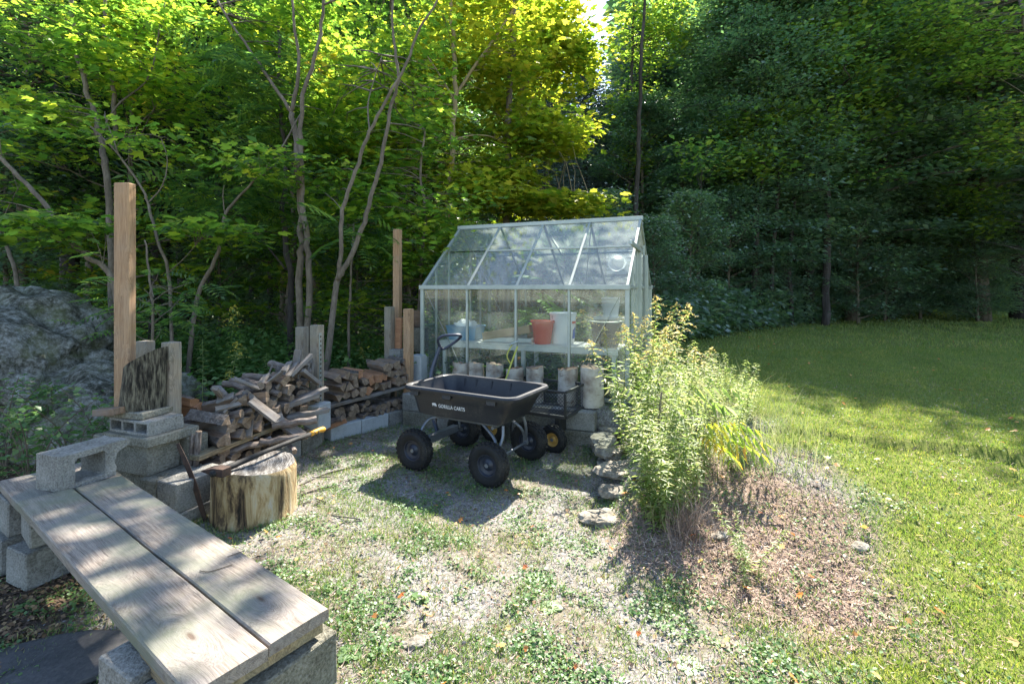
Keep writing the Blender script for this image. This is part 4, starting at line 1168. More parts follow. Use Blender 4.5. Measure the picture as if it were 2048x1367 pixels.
mb = MB(); mb.tube([Vector((.158 * math.cos(a), .158 * math.sin(a) * .35 - .05, .33 - .12 * math.sin(a))) for a in [math.pi * k / 12 for k in range(13)]], .003, 6); mb.build('handle', M['steel'], b, True)
for i in range(3):
    bucket('bucket', ['lowest', 'middle', 'topmost'][i] + ' white bucket in the nested stack on the high shelf', 'bucket', gw(1.98, 1.56, .80 + .045 * i), .10, .118, .17, M['whiteplastic'], 0, group='nested white buckets')
tub = bucket('round_tub', 'dark grey round tub with pale rim at the right end of the white bench', 'tub', gw(2.15, .42, TH), .14, .17, .27, M['black'])
mb = MB(); mb.lathe([(.165, .268), (.182, .270), (.182, .282), (.160, .284)], 28); mb.build('lid_ring', M['alu'], tub, True, 40)
# blue bin with crumpled bags
bb = thing('storage_bin', 'light blue plastic bin with crumpled bags at the left end of the bench', 'bin', gw(.36, .44, TH), GA)
mb = MB(); w0, w1, d0, d1, h = .18, .21, .11, .135, .17
def tubwall(mb, w0, w1, d0, d1, h, t=.006, mi=0):
    o = [(-w0, -d0, 0), (w0, -d0, 0), (w0, d0, 0), (-w0, d0, 0)]; p = [(-w1, -d1, h), (w1, -d1, h), (w1, d1, h), (-w1, d1, h)]
    pi = [(-w1 + t, -d1 + t, h), (w1 - t, -d1 + t, h), (w1 - t, d1 - t, h), (-w1 + t, d1 - t, h)]; oi = [(-w0 + t, -d0 + t, t), (w0 - t, -d0 + t, t), (w0 - t, d0 - t, t), (-w0 + t, d0 - t, t)]
    fs = [(3, 2, 1, 0)] + [(k, (k + 1) % 4, 4 + (k + 1) % 4, 4 + k) for k in range(4)] + [(4 + k, 4 + (k + 1) % 4, 8 + (k + 1) % 4, 8 + k) for k in range(4)] + [(8 + k, 8 + (k + 1) % 4, 12 + (k + 1) % 4, 12 + k) for k in range(4)] + [(12, 13, 14, 15)]
    mb.add(o + p + pi + oi, fs, mi)
tubwall(mb, w0, w1, d0, d1, h); mb.build('body', M['blue'], bb, bevel=.004)
mb = MB()
for a, b_ in (((-w1, -d1), (w1, -d1)), ((w1, -d1), (w1, d1)), ((w1, d1), (-w1, d1)), ((-w1, d1), (-w1, -d1))):
    mb.tube([(*a, h), (*b_, h)], .009, 6)
mb.build('rim', M['blue'], bb, True)
rock('plastic_bag', 'crumpled white and blue bag heaped in the blue bin', 'bag', gw(.36, .44, TH + .15), (.13, .09, .09), 0, M['whiteplastic'], 3, 4, .6, 2.5)
# wooden flats leaning on the bench
for k, (dx, tl, mt, lab, dy) in enumerate([(0, -.18, 'tan', 'tilted tan wooden tray lying on the left part of the bench', .42), (.02, -.10, 'white', 'pale slatted tray under the tilted tan tray on the bench', .44)]):
    tr_ = thing('wooden_tray', lab, 'tray', gw(1.00, dy, TH + (.075 if k == 0 else .006)), GA, rot=(0, tl if k == 0 else 0, GA + .05 * k))
    L_t = .31 if k == 0 else .30; hh = .09 if k == 0 else .055
    for s in (-1, 1):
        mb = MB(); mb.box((0, s * .16, hh / 2), (L_t * 2, .014, hh), None, 0, .002); mb.build('side_board', M[mt], tr_)
        mb = MB(); mb.box((s * (L_t - .007), 0, hh / 2), (.014, .305, hh), None, 0, .002); mb.build('end_board', M[mt], tr_)
    for q in range(6):
        mb = MB(); mb.box((0, -.125 + q * .05, .004), (L_t * 2 - .03, .04, .008), None, 0); mb.build('slat', M['split_red' if k == 0 and q % 2 else mt], tr_)
mb = MB(); mb.box((0, 0, .04), (.12, .10, .08), None, 0, .004)
o = mb.build('cardboard_box', M['tan'], None); o.location = gw(1.20, .62, TH); o.rotation_euler = (0, 0, GA + .2); tag(o, 'small tan box behind the trays next to the red pot', 'box')

# plants growing inside and behind the greenhouse
def frond_plant(name, label, base, h, n, ls, mat, seed, spread=.35, lean=(0, 0)):
    rng = random.Random(seed); r = thing(name, label, 'plant', base)
    mb = MB(); top = Vector((lean[0], lean[1], h)); pts = [Vector((0, 0, -.05)), Vector((lean[0] * .2, lean[1] * .2, h * .4)), top]
    mb.tube(spl(pts, 4), .008, 6); mb.build('stem', M['bark_smooth'], r, True)
    A = []; T = []; 
    for i in range(n):
        u = .3 + .7 * i / n; p = top * u; a = i * 2.4
        A.append(tuple(p)); T.append((math.cos(a) * 1.0, math.sin(a) * 1.0, rng.uniform(.1, .6)))
    n_ = len(A); N = np.stack([NR.normal(0, .2, n_), NR.normal(0, .2, n_), np.ones(n_)], 1)
    V, Fa = emit(*_frond(9, .34), np.array(A), np.array(T), N, np.array([ls * rng.uniform(.75, 1.15) for _ in A]))
    npmesh('fronds', V, Fa, mat, parent=r)
    return r
frond_plant('sumac_plant', 'feathery green sumac growing up inside the middle of the greenhouse', gw(1.15, 1.15), 1.35, 15, .62, M['l_frond'], 1)
frond_plant('sumac_plant', 'second feathery sumac inside the greenhouse behind the trays', gw(.75, 1.3), 1.0, 12, .55, M['l_frond'], 2)
frond_plant('sumac_plant', 'low feathery seedling under the bench in the greenhouse', gw(1.6, 1.05), .45, 8, .3, M['l_frond'], 3)
n = 90; q = [gw(NR.uniform(.1, 2.35), NR.uniform(.15, 1.75)) for _ in range(n)]
x = np.array([v.x for v in q]); y = np.array([v.y for v in q])
undergrowth('undergrowth', x, y, NR.uniform(.15, .45, n), M['l_weed'], 26, .07, lab='green weeds growing on the greenhouse floor')

# ------------------------------------------------------------------ concrete blocks
def cblock(name, lab, loc, rz, size=(.39, .19, .19), holes=0, mat='concrete', cores='top', rot=None, group='loose concrete blocks', ch=.006):
    """concrete block, long side along x; holes are real openings through it, 'front' = along y, 'top' = along z"""
    import bmesh
    r = Vector(size); bm = bmesh.new()
    if holes == 0:
        mb = MB(); mb.box((0, 0, size[2] / 2), size, None, 0, ch)
        ob = mb.build(name, M[mat])
    else:
        w_, hgt = size[0], (size[2] if cores == 'front' else size[1]); dep = size[1] if cores == 'front' else size[2]
        th = min(.032, hgt * .2); mw = (w_ - th * (holes + 1)) / holes
        xs_ = [-w_ / 2]; 
        for k in range(holes):
            xs_ += [xs_[-1] + th, xs_[-1] + th + mw]
        xs_.append(w_ / 2); ys_ = [-hgt / 2, -hgt / 2 + th, hgt / 2 - th, hgt / 2]
        vs = {}; V = []; F = []
        for si, dz in enumerate((-dep / 2, dep / 2)):
            for a, xv in enumerate(xs_):
                for b_, yv in enumerate(ys_):
                    vs[(si, a, b_)] = len(V); V.append((xv, yv, dz))
        hole = lambda a, b_: b_ == 1 and a % 2 == 1
        na, nb_ = len(xs_) - 1, 3
        for a in range(na):
            for b_ in range(nb_):
                if hole(a, b_):
                    c = [(a, b_), (a + 1, b_), (a + 1, b_ + 1), (a, b_ + 1)]
                    for k in range(4):
                        p, q2 = c[k], c[(k + 1) % 4]
                        F.append((vs[(0, *p)], vs[(1, *p)], vs[(1, *q2)], vs[(0, *q2)]))
                else:
                    F.append((vs[(1, a, b_)], vs[(1, a + 1, b_)], vs[(1, a + 1, b_ + 1)], vs[(1, a, b_ + 1)]))
                    F.append((vs[(0, a, b_)], vs[(0, a, b_ + 1)], vs[(0, a + 1, b_ + 1)], vs[(0, a + 1, b_)]))
        for a in range(na):
            F.append((vs[(0, a, 0)], vs[(0, a + 1, 0)], vs[(1, a + 1, 0)], vs[(1, a, 0)]))
            F.append((vs[(0, a, 3)], vs[(1, a, 3)], vs[(1, a + 1, 3)], vs[(0, a + 1, 3)]))
        for b_ in range(nb_):
            F.append((vs[(0, 0, b_)], vs[(1, 0, b_)], vs[(1, 0, b_ + 1)], vs[(0, 0, b_ + 1)]))
            F.append((vs[(0, na, b_)], vs[(0, na, b_ + 1)], vs[(1, na, b_ + 1)], vs[(1, na, b_)]))
        if cores == 'front':
            V = [(x_, -z_, y_ + hgt / 2) for x_, y_, z_ in V]
        else:
            V = [(x_, y_, z_ + dep / 2) for x_, y_, z_ in V]
        mb = MB(); mb.add(V, F); ob = mb.build(name, M[mat], bevel=.005)
    for v in ob.data.vertices:
        n_ = noise.noise_vector(v.co * 9 + Vector(loc) * 5) * .006
        v.co += n_
    ob.location = loc; ob.rotation_euler = rot or (0, 0, rz)
    return tag(ob, lab, 'concrete block', group)
BA = math.radians(-20)          # blocks of the pillar and the rack
def bl(dx, dy):                  # offset in the block frame from the pillar's near corner
    c, s = math.cos(BA), math.sin(BA)
    return Vector((-2.42 + c * dx - s * dy, 3.22 + s * dx + c * dy, 0))
def B(lab, dx, dy, z, size=(.39, .19, .19), rz=0.0, **k):
    p = bl(dx, dy); p.z = z - .10
    return cblock('concrete_block', lab, p, BA + rz, size, **k)
# courses of the pillar
B('bottom block under the left half of the log pillar', -.20, .10, -.01)
B('bottom course block with its end turned out below the pillar', .02, .16, -.012, (.19, .39, .19))
B('bottom course block at the right foot of the pillar wall', .225, .145, -.008, (.20, .36, .19))
B('second course block under the left half of the pillar', -.185, .12, .182, mat='concrete_moss')
B('second course block with grooved end left of the leaning metal strip', .035, .13, .181, (.15, .34, .19), .03, mat='concrete_moss')
B('second course block behind the leaning metal strip', .22, .15, .183, (.19, .36, .19), -.03)
B('squarish mossy block directly under the slabs of the log pillar', -.19, .10, .373, (.39, .22, .20), mat='concrete_moss')
B('narrow pale block standing behind the square block under the slabs', -.02, .30, .373, (.17, .15, .20), .02, mat='concrete_moss')
B('thin concrete slab under the block with three holes', -.18, .14, .575, (.46, .36, .062), mat='concrete_moss')
B('flat concrete block with three rectangular holes near the top of the pillar', -.195, .115, .638, (.40, .24, .095), holes=3, cores='front')
B('long concrete slab sticking out left below the three hole block', -.50, .20, .50, (.32, .30, .07), .05, mat='concrete_moss')
B('rough thin slab carrying the standing log on the pillar', -.27, .14, .736, (.34, .30, .045), .12, mat='concrete_moss')
# near end under the bench, frame of the bench
bu = Vector((-.817, .577, 0)); bn = Vector((-.577, -.817, 0)); bc = Vector((-.616, 1.627, 0))
BZ = .455
BR = math.atan2(bu.y, bu.x)
def bp(u, v, z): return bc + bu * u + bn * v + Vector((0, 0, z))
def BB(lab, u, v, z, size, rz=0.0, **k):
    return cblock('concrete_block', lab, bp(u, v, z), BR + rz, size, **k)
BB('weathered block with a pale top under the right near corner of the plank bench', .10, .13, .165, (.20, .33, .185), .08, mat='concrete_moss')
BB('bottom block under the right near corner of the plank bench', .17, .16, -.02, (.19, .39, .185), -.06, mat='concrete_moss')
BB('upper block sticking out left from under the near end of the bench', .38, .40, .205, (.19, .16, .19), .14)
BB('lower block at the near left corner of the plank bench', .42, .40, .0, (.19, .20, .19), -.1)
BB('block at the bottom edge of the photo under the bench', .19, .43, .17, (.17, .17, .19), .05)
BB('block beneath the bench at the very near corner of the photo', .20, .42, -.02, (.18, .22, .185), .0)
# far end under the bench
BB('leftmost upper block carrying the far end of the plank bench', 2.32, .31, .205, (.19, .24, .185), .05)
BB('lower left block under the far end of the plank bench', 2.36, .31, -.01, (.19, .26, .19), -.04)
BB('lower block turned out below the far end of the plank bench', 2.10, .30, -.01, (.20, .24, .19), .22)
BB('upper inner block under the far end of the plank bench', 2.08, .27, .205, (.24, .22, .185), -.03)
BB('block carrying the back corner of the plank bench', 2.18, .03, .205, (.36, .19, .185), .0, mat='concrete_moss')
BB('bottom block at the back corner of the plank bench', 2.15, .02, -.01, (.38, .19, .19), .0, mat='concrete_moss')

# ------------------------------------------------------------------ bench of planks
bench = thing('plank_bench', 'low bench of weathered planks on concrete blocks in the left foreground', 'bench', bp(0, 0, 0), BR)
def board(name, u0, u1, v0, v1, z, t, mat='plank', par=None, tilt=0, seed=0):
    rng = random.Random(seed + 77); mb = MB()
    L_b = u1 - u0; n = 24; ring = []
    V = []; F = []
    for i in range(n + 1):
        u = L_b * i / n - L_b / 2; e = .0012 * math.sin(i * .5 + seed) + rng.uniform(-.0006, .0006); cup = .002 * math.sin(i * .3 + seed)
        hv = (v1 - v0) / 2; ch = .005
        s = [(-hv + e, -t + .003), (-hv + e, -ch), (-hv + ch + e, 0), (-hv * .4, cup), (hv * .4, cup), (hv - ch + e * .6, 0), (hv + e * .6, -ch), (hv + e * .6, -t + .003)]
        ue = rng.uniform(-.003, .003) if i in (0, n) else 0
        V += [(u + ue + (rng.uniform(-.002, .002) if i in (0, n) else 0), a, b_) for a, b_ in s]
    for i in range(n):
        for k in range(8):
            F.append((i * 8 + k, i * 8 + (k + 1) % 8, (i + 1) * 8 + (k + 1) % 8, (i + 1) * 8 + k))
    F.append(tuple(range(8))[::-1]); F.append(tuple(n * 8 + k for k in range(8)))
    F = [tuple(reversed(f)) for f in F]
    mb.add(V, F); o = mb.build(name, M[mat], par or bench)
    o.location = ((u0 + u1) / 2, -(v0 + v1) / 2 if False else (v0 + v1) / 2, z)
    return o
# local frame: x = bu; y = left of bu = (-.577,-.817) = bn
board('plank', 0, 1.98, .0, .204, BZ, .042, seed=1)
board('plank', -.01, 1.985, .212, .425, BZ + .001, .042, seed=2)
board('beam', .022, .36, .008, .415, BZ - .0445, .045, 'beam', seed=3)
board('plank', 1.99, 2.52, .0, .20, BZ - .018, .042, seed=4)
board('plank', 1.995, 2.50, .21, .42, BZ - .016, .042, seed=5)
# broken block on the bench
def broken_block():
    r = thing('concrete_block', 'grey concrete block with one square hole and broken open end standing on the plank bench', 'concrete block')
    mb = MB()
    # outline of the front face in x,z with a hole; extruded along y
    out = [(0, 0), (.27, 0), (.268, .03), (.275, .05), (.268, .075), (.272, .10), (.28, .125), (.30, .142), (.325, .15), (.342, .158), (.345, .182), (.335, .192), (0, .192)]
    hole = [(.062, .028), (.205, .028), (.212, .036), (.212, .152), (.204, .16), (.075, .16), (.062, .145)]
    dep = .20
    import bmesh
    bm = bmesh.new()
    def ring(pts, y_): return [bm.verts.new((a, y_, b_)) for a, b_ in pts]
    o0, h0 = ring(out, 0), ring(hole, 0)
    e = [bm.edges.new((o0[i], o0[(i + 1) % len(o0)])) for i in range(len(o0))] + [bm.edges.new((h0[i], h0[(i + 1) % len(h0)])) for i in range(len(h0))]
    f = bmesh.ops.triangle_fill(bm, use_beauty=True, use_dissolve=False, edges=e)
    faces = [g_ for g_ in f['geom'] if isinstance(g_, bmesh.types.BMFace)]
    ex = bmesh.ops.extrude_face_region(bm, geom=faces)
    for v in [g_ for g_ in ex['geom'] if isinstance(g_, bmesh.types.BMVert)]: v.co.y += dep
    bmesh.ops.recalc_face_normals(bm, faces=bm.faces)
    bmesh.ops.subdivide_edges(bm, edges=[e_ for e_ in bm.edges if e_.calc_length() > .1], cuts=3, use_grid_fill=False)
    for v in bm.verts:
        v.co += noise.noise_vector(v.co * 40) * .0022 + noise.noise_vector(v.co * 9) * .004
        if v.co.x > .26: v.co += noise.noise_vector(v.co * 60) * .008
    me = bpy.data.meshes.new('body'); bm.to_mesh(me); bm.free(); me.materials.append(M['concrete'])
    o = bpy.data.objects.new('body', me); COL.objects.link(o); o.parent = r
    b_ = o.modifiers.new('bevel', 'BEVEL'); b_.width = .003; b_.segments = 1; b_.angle_limit = math.radians(50)
    return r
bk = broken_block()
bk.location = (-2.385, 2.56, BZ - .015); bk.rotation_euler = (0, 0, math.radians(73))

# ------------------------------------------------------------------ log on the pillar, stump, maul, metal strip
lg = thing('standing_log', 'short dark log with furrowed bark and slanted top standing on the pillar', 'log', (*bl(-.27, .14).xy, .680), .3)
mb = MB(); n = 28; prev = None; V = []; F = []
for i in range(13):
    t_ = i / 12
    for k in range(n):
        a = 2 * math.pi * k / n
        r_ = (.145 - .008 * t_) * (1 + .05 * math.sin(3 * a + 1) + .035 * noise.noise((math.cos(a) * 9, math.sin(a) * 9, t_ * 4)))
        top = .345 + .085 * math.cos(a + .3)
        V.append((math.cos(a) * r_ + .02 * t_, math.sin(a) * r_, t_ * top))
for i in range(12):
    for k in range(n): F.append((i * n + k, i * n + (k + 1) % n, (i + 1) * n + (k + 1) % n, (i + 1) * n + k))
mb.add(V, F, 0); mb.build('bark', M['logbark'], lg, True, 60)
mb = MB(); mb.add([V[12 * n + k] for k in range(n)] + [(.02, 0, .33)], [(k, (k + 1) % n, n) for k in range(n)]); mb.add([V[k] for k in range(n)], [tuple(range(n))[::-1]]); mb.build('cut_face', M['endgrain'], lg)

st = thing('chopping_block', 'pale rotting tree stump used as chopping block with an axe lying on it', 'stump', (-1.735, 3.26, -.01), .4)
mb = MB(); V = []; F = []; n = 56
for i in range(15):
    t_ = i / 14
    for k in range(n):
        a = 2 * math.pi * k / n
        r_ = .245 * (1 + .05 * math.cos(2 * a + .5) + .045 * noise.noise((math.cos(a) * 3, math.sin(a) * 3, 0)) + .030 * noise.noise((math.cos(a) * 11, math.sin(a) * 11, t_ * 1.2)))
        r_ += .045 * max(0, .25 - t_) * (1 + math.sin(5 * a))
        r_ -= .012 * (t_ > .93)
        zt = .355 + .012 * math.sin(a * 2) - (.03 if 1.9 < (a + .4) % 6.28 < 2.7 else 0)
        V.append((math.cos(a) * r_, math.sin(a) * r_, t_ * zt + (.004 * noise.noise((a * 5, 0, 0)) if i == 14 else 0)))
for i in range(14):
    for k in range(n): F.append((i * n + k, i * n + (k + 1) % n, (i + 1) * n + (k + 1) % n, (i + 1) * n + k))
mb.add(V, F); mb.build('side', M['stump'], st, True, 50)
mb = MB(); V2 = []; F2 = []
for j in range(6):
    s = 1 - j / 5.0
    for k in range(n):
        v = V[14 * n + k]; h = v[2] + (0 if j == 0 else .010 * noise.noise((v[0] * s * 18, v[1] * s * 18, 3)) - .012 * (1 - s) * (abs(v[1] * s - .3 * v[0] * s + .04) < .018))
        V2.append((v[0] * s, v[1] * s, h * s + .352 * (1 - s) if j else h))
for j in range(5):
    for k in range(n): F2.append((j * n + k, j * n + (k + 1) % n, (j + 1) * n + (k + 1) % n, (j + 1) * n + k))
mb.add(V2, F2); mb.build('top_face', M['stumptop'], st)

ax = thing('splitting_axe', 'splitting axe with black handle and orange grip lying across the chopping block', 'axe', (-1.83, 3.02, .385))
tip = Vector((.36, .86, .03)); dr = tip.normalized(); sd = Vector((dr.y, -dr.x, 0))
mb = MB()
R_ = Matrix((dr, Vector((-dr.y, dr.x, 0)), Vector((0, 0, 1)))).transposed()
hv = [(-.035, -.10, -.012), (-.035, -.10, .012), (-.035, .06, -.022), (-.035, .06, .022), (.035, -.10, -.006), (.035, -.10, .006), (.035, .06, -.022), (.035, .06, .022)]
hv = [(-.045, .115, 0), (.045, .115, 0), (-.033, .02, .026), (.033, .02, .026), (-.033, .02, -.02), (.033, .02, -.02), (-.03, -.07, .030), (.03, -.07, .030), (-.03, -.07, -.022), (.03, -.07, -.022)]
hf = [(0, 1, 3, 2), (0, 4, 5, 1), (2, 3, 7, 6), (4, 8, 9, 5), (6, 7, 9, 8), (0, 2, 6, 8, 4), (1, 5, 9, 7, 3)]
mb.add([R_ @ Vector(v) for v in hv], hf); mb.build('axe_head', M['rust'], ax, bevel=.003)
hp = [dr * -.05, dr * .1, dr * .35 + Vector((0, 0, .006)), dr * .6 + Vector((0, 0, .004)), dr * .74]
mb = MB(); mb.tube(hp, [.022, .024, .018, .019, .020], 10, flat=.85); mb.build('handle', M['tyre'], ax, True)
gp = [dr * .735, dr * .78 + Vector((0, 0, .002)), dr * .83 + Vector((0, 0, .004)), dr * .872 + Vector((0, 0, -.002)), dr * .885]
mb = MB(); mb.tube(gp, [.021, .022, .021, .026, .016], 10, flat=.85); mb.build('grip', M['orange_grip'], ax, True)
for q in (.765, .80):
    mb = MB(); mb.tube([dr * q, dr * (q + .006)], [.0235, .0235], 10, flat=.85); mb.build('grip_band', M['black'], ax, True)

mb = MB(); a, b_ = P(356, 886, 3.24), P(412, 1020, 3.17); b_.z = gzf(b_.x, b_.y); m_ = (a + b_) / 2 + Vector((.015, -.01, .02)); c_ = spl([a, m_, b_], 6)
V = []; 
for i, p in enumerate(c_):
    w_ = .012 + .006 * math.sin(i / len(c_) * 3.1)
    for d_ in ((-w_, 0), (w_, .004), (w_, .007), (-w_, .003)): V.append((p.x + d_[0], p.y - d_[1], p.z + d_[0] * .4))
F = [(i * 4 + k, i * 4 + (k + 1) % 4, i * 4 + 4 + (k + 1) % 4, i * 4 + 4 + k) for i in range(len(c_) - 1) for k in range(4)] + [(3, 2, 1, 0), tuple(len(V) - 4 + k for k in range(4))]
mb.add(V, F); tag(mb.build('metal_strip', M['rust']), 'bent rusty metal strip leaning on the block wall beside the stump', 'metal strip')

# ------------------------------------------------------------------ posts
def post(lab, px, D, ztop, w_, d_, mat, rz=0, lean=(0, 0), z0=None, name='wooden_post'):
    x = (px - 1024) / FOC * D; z0 = gzf(x, D) - .03 if z0 is None else z0
    mb = MB(); V = []; F = []; n = 10; h = ztop - z0
    mb.box((0, 0, h / 2), (w_, d_, h), None, 0, .006)
    o = mb.build(name, M[mat]); o.location = (x, D, z0); o.rotation_euler = (lean[1], lean[0], rz)
    return tag(o, lab, 'post')
post('tall clean pine post rising behind the standing log', 250, 3.58, 2.30, .118, .07, 'post_new', -.05)
post('short square post right of the standing log at the start of the wood rack', 343, 3.52, 1.135, .095, .09, 'post_old', -.35)
post('short round topped post half hidden behind the standing log', 291, 4.0, 1.09, .10, .095, 'post_old', -.2)
mp = post('middle rack post with a perforated metal strip', 634, 4.74, 1.165, .10, .09, 'post_old', -.3)
post('back post at the middle of the rack, left of the perforated strip', 604, 5.05, 1.12, .10, .09, 'post_old', -.3)
post('tall slim post at the far end of the wood rack', 795, 6.15, 2.27, .085, .09, 'post_new', -.3)
post('left grey post of the pair at the far end of the wood rack', 779, 5.95, 1.295, .095, .09, 'post_old', -.4)
post('right post of the pair at the far end of the wood rack', 817, 5.62, 1.285, .09, .09, 'post_new', -.4)
mb = MB(); mb.box((.055, -.02, .60), (.006, .03, 1.0), None, 0)
for k in range(22): mb.box((.059, -.02, .14 + k * .044), (.004, .016, .018), None, 1)
ms_ = mb.build('metal_strip', [M['alu'], M['rust']], mp)
mb = MB(); o = mb.box((0, 0, .19), (.085, .04, .38), None, 0, .003).build('board_offcut', M['split_red']); o.location = (*P(797, 700, 5.95).xy, .78); o.rotation_euler = (0, .03, -.4)
tag(o, 'reddish board offcut standing between the far pair of posts', 'board')
cblock('concrete_block', 'upright block under the reddish board between the far posts', (*P(797, 700, 5.92).xy, .40), -.4, (.16, .16, .38), mat='concrete')
cblock('concrete_block', 'upper block with a hole right of the far posts', (*P(836, 700, 6.2).xy, .72), 1.2, (.20, .19, .30), holes=1, cores='front', mat='concrete_moss')
cblock('concrete_block', 'pale upright block right of the far posts near the corner of the greenhouse', (*P(838, 750, 5.85).xy, .345), -.35, (.17, .19, .375), mat='concrete_pale')
mb = MB(); o = mb.box((0, 0, .11), (.11, .07, .22), None, 0, .01).build('split_log', M['split']); o.location = (*P(836, 680, 6.25).xy, 1.02); o.rotation_euler = (0, 0, .3); tag(o, 'yellowish wood chunk on top of the block right of the far posts', 'firewood', 'firewood')

# ------------------------------------------------------------------ wood rack
PA = Vector((-2.17, 3.50, 0)); PB = Vector((-1.86, 4.68, 0)); PC = Vector((-1.14, 5.68, 0))
def frame(a, b):
    d = (b - a).normalized(); return a, d, Vector((-d.y, d.x, 0)), (b - a).length
A0, Ad, An, AL = frame(PA, PB); B0, Bd, Bn, BL = frame(PB + Vector((.04, .12, 0)), PC)
def rowblocks(base, d, L_, labs, z, h, mats, wdt=.19, off=.06):
    n = len(labs); s = L_ / n; a = math.atan2(d.y, d.x); nn = Vector((-d.y, d.x, 0))
    for i, lab in enumerate(labs):
        p = base + d * (s * (i + .5)) + nn * off; p.z = z
        cblock('concrete_block', lab, p, a + RD.uniform(-.02, .02), (s - .008, wdt, h), mat=mats[i % len(mats)])
rowblocks(PA, Ad, AL, ['first block of the left bay footing right behind the chopping block', 'second block of the left bay footing behind the axe handle', 'third block of the left bay footing below the orange grip', 'last mossy block of the left bay footing before the upright block'], -.03, .19, ['concrete', 'concrete_moss', 'concrete', 'concrete_moss'])
rowblocks(B0, Bd, BL * .96, ['first pale block of the right bay footing', 'second pale block of the right bay footing', 'third grey block of the right bay footing behind the big cart wheel'], -.02, .165, ['concrete_pale', 'concrete_pale', 'concrete'])
p = PB + Ad * -.02 + An * .03; cblock('concrete_block', 'pale block standing at the middle of the rack under the shelf board ends', (p.x, p.y, .155), math.atan2(Ad.y, Ad.x) + .1, (.21, .19, .26), mat='concrete_pale')
p = PC + Bn * .12 + Bd * .06; cblock('concrete_block', 'mossy block carrying the far end of the right shelf', (p.x, p.y, .14), math.atan2(Bd.y, Bd.x), (.19, .35, .26), mat='concrete_moss')
def shelfboard(lab, a, b, w_, t=.036):
    a = Vector(a); b = Vector(b); z = (b - a).normalized(); R_ = Matrix((z, Vector((0, 0, 1)).cross(z).normalized(), z.cross(Vector((0, 0, 1)).cross(z).normalized()))).transposed()
    mb = MB(); mb.box((0, 0, 0), ((b - a).length, w_, t), None, 0, .004)
    o = mb.build('shelf_board', M['beam' if 'left' in lab else 'lumber']); o.matrix_world = Matrix.Translation((a + b) / 2) @ R_.to_4x4()
    return tag(o, lab, 'board', 'shelf boards of the firewood rack')
for k, off in enumerate((.03, .26)):
    pos = ['front', 'back'][k]
    a = PA + Ad * -.12 + An * off; b_ = PB + Ad * .12 + An * off
    shelfboard(f'{pos} board under the logs of the left bay', (a.x, a.y, .335), (b_.x, b_.y, .350), .09)
    a = B0 + Bd * -.05 + Bn * off; b_ = PC + Bd * .1 + Bn * off
    shelfboard(f'{pos} board under the logs of the right bay', (a.x, a.y, .345), (b_.x, b_.y, .405), .09)

# firewood pieces, length along x, front end at x=0
def proto_split(seed, r=.055, L_=.38, mats=('split', 'bark', 'endgrain')):
    rng = random.Random(seed); k = rng.choice([3, 4, 3, 4, 5]); ang = sorted([2 * math.pi * i / k + rng.uniform(-.35, .35) for i in range(k)])
    prof = [(math.cos(a) * r * rng.uniform(.8, 1.25), math.sin(a) * r * rng.uniform(.7, 1.15)) for a in ang]
    pp = []
    for i in range(k):     # extra points: one side is rounded bark
        a, b_ = prof[i], prof[(i + 1) % k]; pp.append(a); m_ = ((a[0] + b_[0]) / 2, (a[1] + b_[1]) / 2)
        f = 1.35 if i == 0 else rng.uniform(.93, 1.06); pp.append((m_[0] * f, m_[1] * f))
    V = []; F = []; mi = []; n = len(pp)
    for i in range(5):
        t_ = i / 4; bx = .006 * math.sin(t_ * 3 + seed); s = 1 + rng.uniform(-.06, .06)
        V += [(t_ * L_ + rng.uniform(-.006, .006) * (i in (0, 4)), a * s + bx + rng.uniform(-.003, .003), b_ * s + rng.uniform(-.003, .003)) for a, b_ in pp]
    mb = MB()
    F = []
    for i in range(4):
        for q in range(n): F.append(((i * n + q, i * n + (q + 1) % n, (i + 1) * n + (q + 1) % n, (i + 1) * n + q), 1 if q < 2 else 0))
    o = len(mb.v); mb.v += V
    for f, m_ in F: mb.f.append(f[::-1]); mb.m.append(m_)
    mb.f.append(tuple(range(n))); mb.m.append(2); mb.f.append(tuple(4 * n + q for q in range(n))[::-1]); mb.m.append(2)
    return mb.mesh('split_log', [M[x_] for x_ in mats])
def proto_round(seed, r=.03, L_=.42, mats=('bark_x', 'endgrain')):
    rng = random.Random(seed); mb = MB()
    pts = [Vector((L_ * i / 5, rng.uniform(-.012, .012), rng.uniform(-.010, .010))) for i in range(6)]
    mb.tube(pts, [r * rng.uniform(.9, 1.1) for _ in range(6)], 9, 0, True, 1, wob=.08, rng=rng)
    return mb.mesh('branch_log', [M[x_] for x_ in mats], False)
def proto_board(seed, w_=.09, t=.022, L_=.32):
    rng = random.Random(seed); mb = MB(); mb.box((L_ / 2, 0, 0), (L_, w_, t), None, 0, .002)
    for i, v in enumerate(mb.v): mb.v[i] = (v[0] + (rng.uniform(-.012, .012) if abs(v[0] - L_ / 2) > L_ * .4 else 0), v[1], v[2] + .008 * math.sin(v[0] * 9 + seed) * (v[1] > 0))
    return mb.mesh('wood_offcut', [M['lumber']])
SPL = [proto_split(s) for s in range(8)]; SPR = [proto_split(s, .058, .38, ('split_red', 'bark', 'split_red')) for s in (21, 22)]
SPG = [proto_split(s, .05, .40, ('lumber', 'bark', 'endgrain')) for s in (31, 32, 33)]
RND = [proto_round(s, r) for s, r in ((1, .026), (2, .032), (3, .038), (4, .03), (5, .022))]
BRD = [proto_board(s, w_, t, L_) for s, w_, t, L_ in ((1, .09, .022, .34), (2, .07, .035, .30), (3, .12, .02, .26), (4, .09, .04, .34), (5, .14, .02, .30))]
